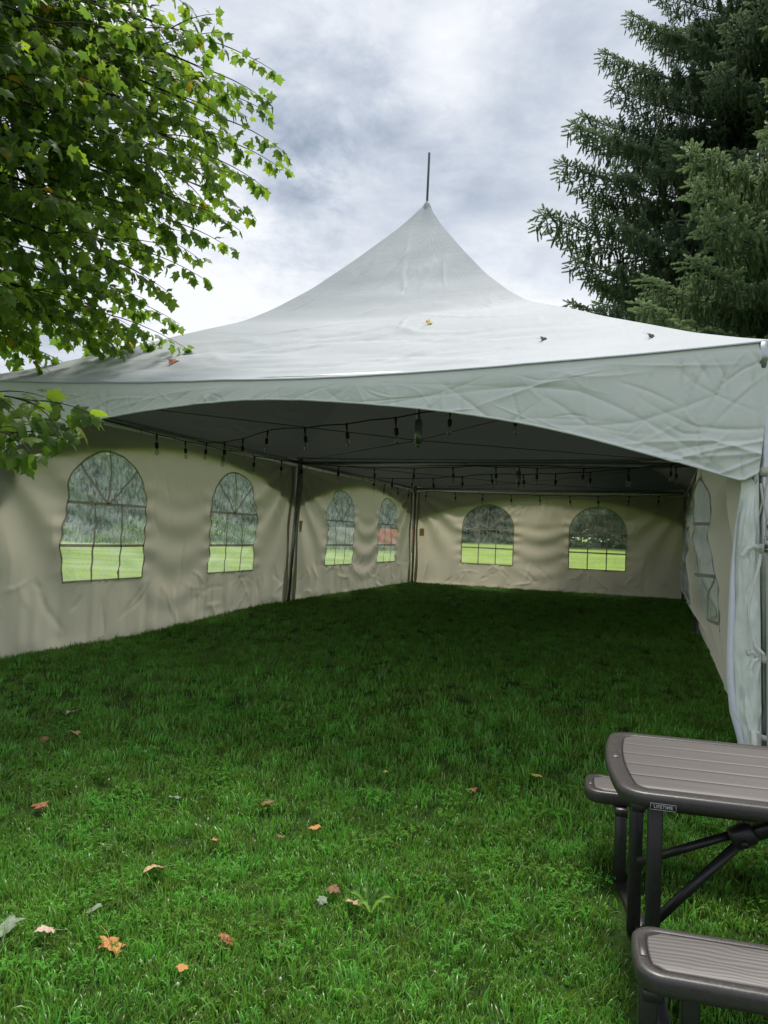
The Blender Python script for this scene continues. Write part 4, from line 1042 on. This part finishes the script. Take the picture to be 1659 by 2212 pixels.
br = tinted('brush', V_, F_, np.clip(.5 + .35 * vnoise(bx_ * .4, bz_ * 1.5, 2) * 2 + r_.normal(0, .12, n), 0, 1), 4, M_BRUSH, None); tag(br, 'rough green brush along the far edge of the field', 'brush', kind='stuff')
# low screens at the far side of the field
def screen(x0, x1, y, zb, h_, col, label, name):
    t = empty('screen_fence', ((x0 + x1) / 2, y, zb)); tag(t, label, 'fence'); m_ = m_simple(name, col, .8, var=.15, scale=3); wd = x1 - x0; nb = 10
    for k in range(nb): MB().box((-wd / 2 + wd * (k + .5) / nb, 0, h_ / 2 + .06), (wd / nb - .012, .03, h_), None, .004).build('panel', m_, t)
    for x in (-wd / 2, 0, wd / 2): MB().box((x, .06, h_ / 2), (.07, .07, h_ + .12)).build('post', m_simple('grey_post', (.2, .19, .18), .8), t)
screen(-4.3, -1.25, 34.5, float(gz(-2, 34.5)) + .25, .78, (.36, .31, .32), 'low pale grey screen across the field, seen through the third left window', 'grey_mauve_board')
screen(-1.15, 1.9, 34.6, float(gz(.5, 34.6)) + .22, .80, (.72, .15, .08), 'low salmon red screen across the field, seen through the last left window', 'salmon_red_board')

# ------------------------------------------------------------------ grass
def m_grass(name, c1, c2, c3, rough=.34, spec=.5):
    m = Mat(name); rnd = m.n('ShaderNodeObjectInfo').outputs['Random']; c = m.pos()
    n1 = m.noise(c, 1.4, 4, .6); n2 = m.noise(c, 160, 2, .5); n3 = m.noise(c, 6, 3, .6)
    col = m.mix(m.rng(m.math('ADD', m.math('MULTIPLY', n1, .6), m.math('MULTIPLY', n3, .4)), .36, .64), c1, c2)
    col = m.mix(m.rng(n2, .45, .75, 0, .55), col, c3)
    hs = m.n('ShaderNodeHueSaturation'); m.l(col, hs.inputs['Color']); m.l(m.rng(rnd, 0, 1, .47, .525), hs.inputs['Hue']); m.l(m.rng(rnd, 0, 1, .55, 1.5), hs.inputs['Value'])
    p = m.bsdf(hs.outputs[0], rough, spec=spec)
    h2 = m.n('ShaderNodeHueSaturation'); m.l(hs.outputs[0], h2.inputs['Color']); h2.inputs['Value'].default_value = 1.6
    return m.done(m.shmix(.34, p, m.trans(h2.outputs[0])))
M_GR = m_grass('grass_blade', (.084, .235, .020), (.132, .305, .030), (.25, .39, .10))
M_CLV = m_grass('clover_leaf', (.068, .20, .018), (.10, .245, .026), (.14, .29, .05), .6, .12)
def tuft(n, spread, lmin, lmax, wmin, wmax, seed, lean=.55):
    r = np.random.default_rng(seed); V_ = []; F_ = []
    for k in range(n):
        a_ = r.uniform(0, 2 * PI); rr = spread * math.sqrt(r.random()); p = np.array([math.cos(a_) * rr, math.sin(a_) * rr, -.004])
        b_ = r.uniform(0, 2 * PI); ln_ = r.uniform(lmin, lmax); wd = r.uniform(wmin, wmax); out_ = np.array([math.cos(b_), math.sin(b_), 0]); sd_ = np.array([-out_[1], out_[0], 0]) 
        le = lean * r.uniform(.3, 1.5); i0 = len(V_); el = PI / 2 - .15 * r.random(); q = p.copy()
        for j in range(5):
            f = j / 4; w_ = wd * (1 - f ** 1.6) * .5
            if j < 4: V_ += [q - sd_ * w_, q + sd_ * w_]
            else: V_.append(q.copy())
            st_ = ln_ / 4; q = q + (out_ * math.cos(el) + np.array([0, 0, 1]) * math.sin(el)) * st_; el -= le * (.35 + f * .7)
        for j in range(3): F_ += [(i0 + 2 * j, i0 + 2 * j + 1, i0 + 2 * j + 3), (i0 + 2 * j, i0 + 2 * j + 3, i0 + 2 * j + 2)]
        F_.append((i0 + 6, i0 + 7, i0 + 8))
    return np.array(V_), np.array(F_)
def clover(n, spread, seed):
    r = np.random.default_rng(seed); V_ = []; F_ = []
    for k in range(n):
        a_ = r.uniform(0, 6.28); rr = spread * math.sqrt(r.random()); h_ = r.uniform(.02, .05); p = np.array([math.cos(a_) * rr, math.sin(a_) * rr, h_]); s_ = r.uniform(.0045, .0075); a0 = r.uniform(0, 6.28); tl = r.normal(0, .25, 2)
        for lf in range(3):
            a1 = a0 + lf * 2.094; ax = np.array([math.cos(a1), math.sin(a1)]); sd_ = np.array([-ax[1], ax[0]]); i0 = len(V_)
            for (x, y, z) in ((0, 0, 0), (.7, -.55, .12), (1.35, -.6, .1), (1.75, -.25, 0), (1.65, 0, -.05), (1.75, .25, 0), (1.35, .6, .1), (.7, .55, .12)):
                q = ax * x * s_ + sd_ * y * s_; V_.append((p[0] + q[0], p[1] + q[1], p[2] + z * s_ + q @ tl))
            F_ += [(i0, i0 + j, i0 + j + 1) for j in range(1, 7)]
        i0 = len(V_); V_ += [(p[0] * .8, p[1] * .8, 0), (p[0] * .8 + .001, p[1] * .8, 0), tuple(p)]; F_.append((i0, i0 + 1, i0 + 2))
    return np.array(V_), np.array(F_)
tc_ = bpy.data.collections.new('tufts')
def proto(name, VF, mat):
    me = mesh_np(name, VF[0], VF[1]); me.materials.append(mat); o = bpy.data.objects.new(name, me); tc_.objects.link(o)
for k in range(4): proto('a_tuft%d' % k, tuft(30, .062, .022, .060, .0036, .0068, 200 + k, .75), M_GR)
for k in range(2): proto('b_tuft%d' % k, tuft(22, .055, .04, .085, .0034, .0066, 210 + k, .9), M_GR)
for k in range(2): proto('c_clover%d' % k, clover(22, .08, 220 + k), M_CLV)
proto('d_wide', tuft(12, .05, .05, .10, .006, .010, 230, .75), M_GR)
gp, gsc, gid = [], [], []
gr_ = np.random.default_rng(77)
def zone(y0, y1, dens, sc):
    x0, x1 = -(.62 * y1 + 1.3), (.62 * y1 + 1.3); n_ = int((x1 - x0) * (y1 - y0) * dens)
    x = gr_.uniform(x0, x1, n_); y = gr_.uniform(y0, y1, n_); k = (np.abs(x) < .62 * y + 1.2)
    u_, v_ = uv_of(x, y); k &= (u_ > -.10) & (v_ < 12.3)
    k &= (u_ < 6.25) | (v_ < 1.0) 
    dx_, dy_ = x - ctr.x, y - ctr.y; te, tn = dx_ * math.cos(PA) + dy_ * math.sin(PA), -dx_ * math.sin(PA) + dy_ * math.cos(PA)
    k &= ~((np.abs(np.abs(te) - .80) < .07) & (tn > -.70) & (tn < .54))
    x, y = x[k], y[k]; n_ = len(x)
    gp.append(np.column_stack([x, y, gz(x, y)])); gsc.append(sc * gr_.uniform(.75, 1.2, n_))
    cl = .6 * vnoise(x * 1.7, y * 1.7, 31) + .9 * vnoise(x * 6, y * 6, 33); q = gr_.random(n_); idx = gr_.integers(0, 4, n_)
    idx = np.where(q > .80, gr_.integers(4, 6, n_), idx); idx = np.where((cl > .02) & (q < .13), gr_.integers(6, 8, n_), idx); idx = np.where((q > .50) & (q < .58), 8, idx); gid.append(idx)
    cm = (idx >= 6) & (idx <= 7)                            # turf grows through the clover too
    gp.append(gp[-1][cm] + np.array([.01, .01, 0])); gsc.append(gsc[-1][cm] * .9); gid.append(gr_.integers(0, 4, int(cm.sum())))
zone(1.0, 3.2, 560, 1.0); zone(3.2, 5.0, 400, 1.05); zone(5.0, 8.0, 260, 1.0); zone(8.0, 12.0, 150, 1.1); zone(12.0, 18.5, 90, 1.2)
# fringe standing up against the sidewalls
for (o_, d_, ln_) in (((.05, 0), (0, 1), 12.2), ((0, 12.13), (1, 0), 6.1)):
    n_ = int(ln_ * 55); t = gr_.uniform(0, ln_, n_); off = np.abs(gr_.normal(0, .05, n_)); uu = o_[0] + d_[0] * t + d_[1] * off; vv = o_[1] + d_[1] * t - d_[0] * off
    x = TX + uu * ca + vv * sa; y = TY - uu * sa + vv * ca; gp.append(np.column_stack([x, y, gz(x, y)])); gsc.append(gr_.uniform(.8, 1.4, n_)); gid.append(gr_.integers(0, 6, n_))
gp = np.concatenate(gp); gsc = np.concatenate(gsc); gid = np.concatenate(gid)
print('tufts', len(gp))
gm = bpy.data.meshes.new('grass'); gm.vertices.add(len(gp)); gm.vertices.foreach_set('co', gp.astype(np.float32).ravel())
a_ = gm.attributes.new('sc', 'FLOAT', 'POINT'); a_.data.foreach_set('value', gsc.astype(np.float32))
a_ = gm.attributes.new('idx', 'INT', 'POINT'); a_.data.foreach_set('value', gid.astype(np.int32))
a_ = gm.attributes.new('rz', 'FLOAT_VECTOR', 'POINT'); a_.data.foreach_set('vector', np.column_stack([gr_.normal(0, .12, len(gp)), gr_.normal(0, .12, len(gp)), gr_.uniform(0, 6.28, len(gp))]).astype(np.float32).ravel())
go = obj('grass', gm); tag(go, 'mown green grass with clover growing over the lawn', 'grass', kind='stuff')
ng = bpy.data.node_groups.new('grass_scatter', 'GeometryNodeTree')
ng.interface.new_socket('Geometry', in_out='INPUT', socket_type='NodeSocketGeometry'); ng.interface.new_socket('Geometry', in_out='OUTPUT', socket_type='NodeSocketGeometry')
gi = ng.nodes.new('NodeGroupInput'); gout = ng.nodes.new('NodeGroupOutput'); iop = ng.nodes.new('GeometryNodeInstanceOnPoints'); ci = ng.nodes.new('GeometryNodeCollectionInfo')
ci.inputs['Collection'].default_value = tc_; ci.inputs['Separate Children'].default_value = True; ci.inputs['Reset Children'].default_value = True
def nattr(nm, ty):
    n = ng.nodes.new('GeometryNodeInputNamedAttribute'); n.data_type = ty; n.inputs['Name'].default_value = nm
    return [o_ for o_ in n.outputs if o_.enabled and o_.name == 'Attribute'][0]
e2r = ng.nodes.new('FunctionNodeEulerToRotation')
gl_ = ng.links.new
gl_(gi.outputs[0], iop.inputs['Points']); gl_(ci.outputs[0], iop.inputs['Instance']); iop.inputs['Pick Instance'].default_value = True
gl_(nattr('idx', 'INT'), iop.inputs['Instance Index']); gl_(nattr('rz', 'FLOAT_VECTOR'), e2r.inputs[0]); gl_(e2r.outputs[0], iop.inputs['Rotation']); gl_(nattr('sc', 'FLOAT'), iop.inputs['Scale']); gl_(iop.outputs[0], gout.inputs[0])
md = go.modifiers.new('scatter', 'NODES'); md.node_group = ng

# ------------------------------------------------------------------ fallen leaves, dandelion
def dry(name, c1, c2):
    m = Mat(name); c = m.coord(); n = m.noise(c, 5, 5, .6, .6); v = m.n('ShaderNodeTexVoronoi'); m.l(c, v.inputs['Vector']); v.inputs['Scale'].default_value = 7
    col = m.mix(m.rng(n, .38, .62), c1, c2); p = m.bsdf(col, .6, spec=.3, nrm=m.bump(n, .4, .02)); return m.done(m.shmix(.2, p, m.trans(col)))
DR = {'tan': dry('tan_leaf', (.52, .31, .17), (.66, .47, .29)), 'orange': dry('orange_leaf', (.60, .24, .07), (.66, .38, .15)), 'brown': dry('brown_leaf', (.16, .075, .04), (.34, .19, .10)),
      'pale': dry('pale_green_leaf', (.20, .27, .17), (.34, .42, .30)), 'yellow': dry('yellow_leaf', (.62, .45, .08), (.70, .55, .16)), 'red': dry('red_leaf', (.34, .10, .04), (.52, .24, .13)), 'grey': dry('grey_leaf', (.06, .06, .055), (.14, .13, .12)), 'pink': dry('pinkish_leaf', (.60, .40, .32), (.72, .56, .46))}
def fallen(px, py, size, kind, label, curl=.5, rz=None, tilt=None, pos=None, lift=.044):
    r = np.random.default_rng(int(px * 7 + py)); Vt, Ft = leaf_template(curl * r.uniform(.6, 1.1) - .2, -curl * .5 * r.uniform(.3, 1), int(px))
    V2 = Vt.copy(); V2[:, 2] += .10 * np.sin(V2[:, 0] * 6 + r.uniform(0, 6)) * curl + .12 * curl * np.sin(V2[:, 1] * 7 + r.uniform(0, 6)); n_ = len(V2)
    Vb = V2.copy(); Vb[:, 2] -= .012
    me = mesh_np('fallen_leaf', np.concatenate([V2, Vb]), np.concatenate([Ft, Ft[:, ::-1] + n_]), True)
    if pos is None:
        z = -.2
        for _ in range(25):
            d = unproj(px, py, 1.0) - np.array([0, 0, EYE]); t = (z - EYE) / d[2]; P_ = d * t; z = .5 * z + .5 * (float(gz(P_[0], P_[1])) + lift)
        pos = (P_[0], P_[1], z)
    o = obj('fallen_leaf', me, DR[kind], None, pos, (r.uniform(-.35, .35) if tilt is None else tilt, r.uniform(-.4, .15), r.uniform(0, 6.28) if rz is None else rz), size)
    MB().tube([(-.75, .1 * r.normal(), .05), (-.3, .05, .02), (.0, 0, 0), (.3, 0, .0)], .012, 4).build('stalk', DR[kind], o)
    tag(o, label, 'leaf', 'fallen maple leaves'); return o
fl_ = [(350, 1872, .088, 'tan', 'large tan maple leaf lying on the grass left of centre'), (235, 2026, .095, 'orange', 'folded orange brown leaf standing up in the grass, lower left'),
 (113, 2007, .062, 'pink', 'pinkish tan leaf on the grass near the lower left edge'), (12, 2016, .10, 'pale', 'pale grey green leaf at the left edge of the lawn'),
 (680, 1784, .060, 'orange', 'bright orange leaf on the grass below the tent opening'), (774, 1954, .070, 'tan', 'golden tan leaf, lowest of the three leaves at lawn centre'),
 (708, 1919, .058, 'brown', 'curled brown leaf just above the golden tan one'), (690, 1948, .045, 'pale', 'small pale leaf between the curled brown and golden tan leaves'),
 (566, 1737, .070, 'brown', 'dark brown leaf sunk in the grass left of the orange one'), (373, 1721, .072, 'pale', 'silvery pale green leaf on the grass, upside down'),
 (90, 1742, .078, 'red', 'dark red brown curled leaf near the left edge'), (470, 1817, .044, 'orange', 'small orange brown leaf halfway between the dark brown and large tan leaves'),
 (482, 2020, .062, 'red', 'reddish folded leaf lying flat, lower middle of the lawn'), (398, 2084, .042, 'orange', 'small half hidden orange leaf at the bottom of the lawn'),
 (218, 1957, .055, 'pale', 'pale green leaf tilted in the grass above the folded orange brown one'), (1168, 1678, .062, 'yellow', 'yellow leaf standing in the grass left of the picnic table'),
 (1020, 1702, .040, 'red', 'small reddish leaf in the grass left of the yellow one'), (160, 1580, .075, 'tan', 'dull tan leaf in the shaded grass by the left wall'),
 (607, 1810, .040, 'brown', 'small dark brown leaf below and left of the bright orange one'), (95, 1600, .065, 'brown', 'brown leaf in the shade left of the dull tan one'),
 (160, 1536, .075, 'pink', 'pale pinkish leaf in the shaded grass near the left sidewall'), (830, 1667, .032, 'yellow', 'tiny yellow leaf in the middle of the shaded lawn')]
for q in fl_: fallen(*q[:5])
def on_roof(u, v):
    d = min(u, 6.1 - u, v); s_ = u if d == v else v; q = (s_ - 3.05) / max(3.05 - d, .1)
    z = float(Hd(d)) - .105 * (1 - q * q) * max(0, 1 - d / 3.05) ** .8
    return tuple(T(u, v, z + .02))
def roof_at(px, py):
    d = unproj(px, py, 1.0) - np.array([0, 0, EYE]); prev = None
    for t in np.arange(4.0, 12, .01):
        P_ = np.array([0, 0, EYE]) + d * t; u, v = uv_of(P_[0], P_[1])
        if 0.02 < u < 6.08 and .02 < v < 3.05 and P_[2] <= on_roof(u, v)[2] + .006: return tuple(P_)
    return tuple(T(3, 1, 3))
for (px, py, sz, kd, lb) in ((923, 697, .075, 'yellow', 'small yellow leaf stuck on the middle of the tent roof'), (366, 782, .105, 'red', 'red brown leaf on the tent roof at left'),
                             (1168, 731, .06, 'grey', 'dark wet leaf on the tent roof right of the yellow one'), (1400, 723, .055, 'grey', 'small grey leaf near the right end of the tent roof')):
    o = fallen(px, py, sz, kd, lb, .6, 0.3, .9, roof_at(px, py))
# dandelion rosette
dr = np.random.default_rng(3); z = -.28; d = unproj(800, 1990, 1.0) - np.array([0, 0, EYE]); t = (z - EYE) / d[2]; Pd = d * t
dand = empty('dandelion_plant', (Pd[0], Pd[1], float(gz(Pd[0], Pd[1])) + .01)); tag(dand, 'pale green dandelion rosette growing in the lawn, bottom centre', 'plant')
M_DAN = m_leaf('dandelion_leaf', True, [(0, (.08, .19, .03)), (.5, (.11, .25, .045)), (1, (.17, .32, .08))], .4)
for k in range(6):
    a_ = k * 1.05 + dr.uniform(-.2, .2); ln_ = dr.uniform(.06, .115); prof = [(0, .04), (.15, .05), (.25, .12), (.33, .06), (.45, .16), (.52, .10), (.66, .21), (.75, .15), (.88, .15), (1, .0)]
    V_ = []; 
    for f, wd in prof:
        h_ = .075 * math.sin(f * 1.9) + .005; V_ += [(f * ln_, -wd * ln_ * .75, h_ + .012), (f * ln_, 0, h_), (f * ln_, wd * ln_ * .75, h_ + .012)]
    F_ = []
    for j in range(len(prof) - 1):
        for q in (0, 1): F_.append((j * 3 + q, j * 3 + 3 + q, j * 3 + 4 + q, j * 3 + 1 + q))
    o = tinted('leaf', np.array(V_), np.array(F_), np.full(len(V_), dr.random()), 1, M_DAN, dand, True); o.rotation_euler = (0, 0, a_)
# white clover heads
hd = MB().tube([(0, 0, 0), (0, 0, .05)], .0008, 4).tube([(0, 0, .048), (0, 0, .052), (0, 0, .058), (0, 0, .064)], [.003, .0065, .006, .002], 7).mesh('clover_flower'); hd.materials.append(m_simple('clover_white', (.62, .62, .55), .8))
for k, (px, py) in enumerate([(713, 3800), (300, 3090), (232, 3080), (115, 3255), (290, 3060), (575, 2952), (820, 3215), (700, 3860), (430, 3060), (1105, 3840), (255, 2960)]):
    px, py = px / 1.8228, py / 1.8228; d = unproj(px, py, 1.0) - np.array([0, 0, EYE]); z = -.2
    for _ in range(20): P_ = d * ((z + .05 - EYE) / d[2]); z = float(gz(P_[0], P_[1]))
    tag(obj('clover_flower', hd, None, None, (P_[0], P_[1], z), None, .7), 'tiny white clover flower in the lawn, left half of the foreground', 'flower', 'white clover flowers in the lawn')
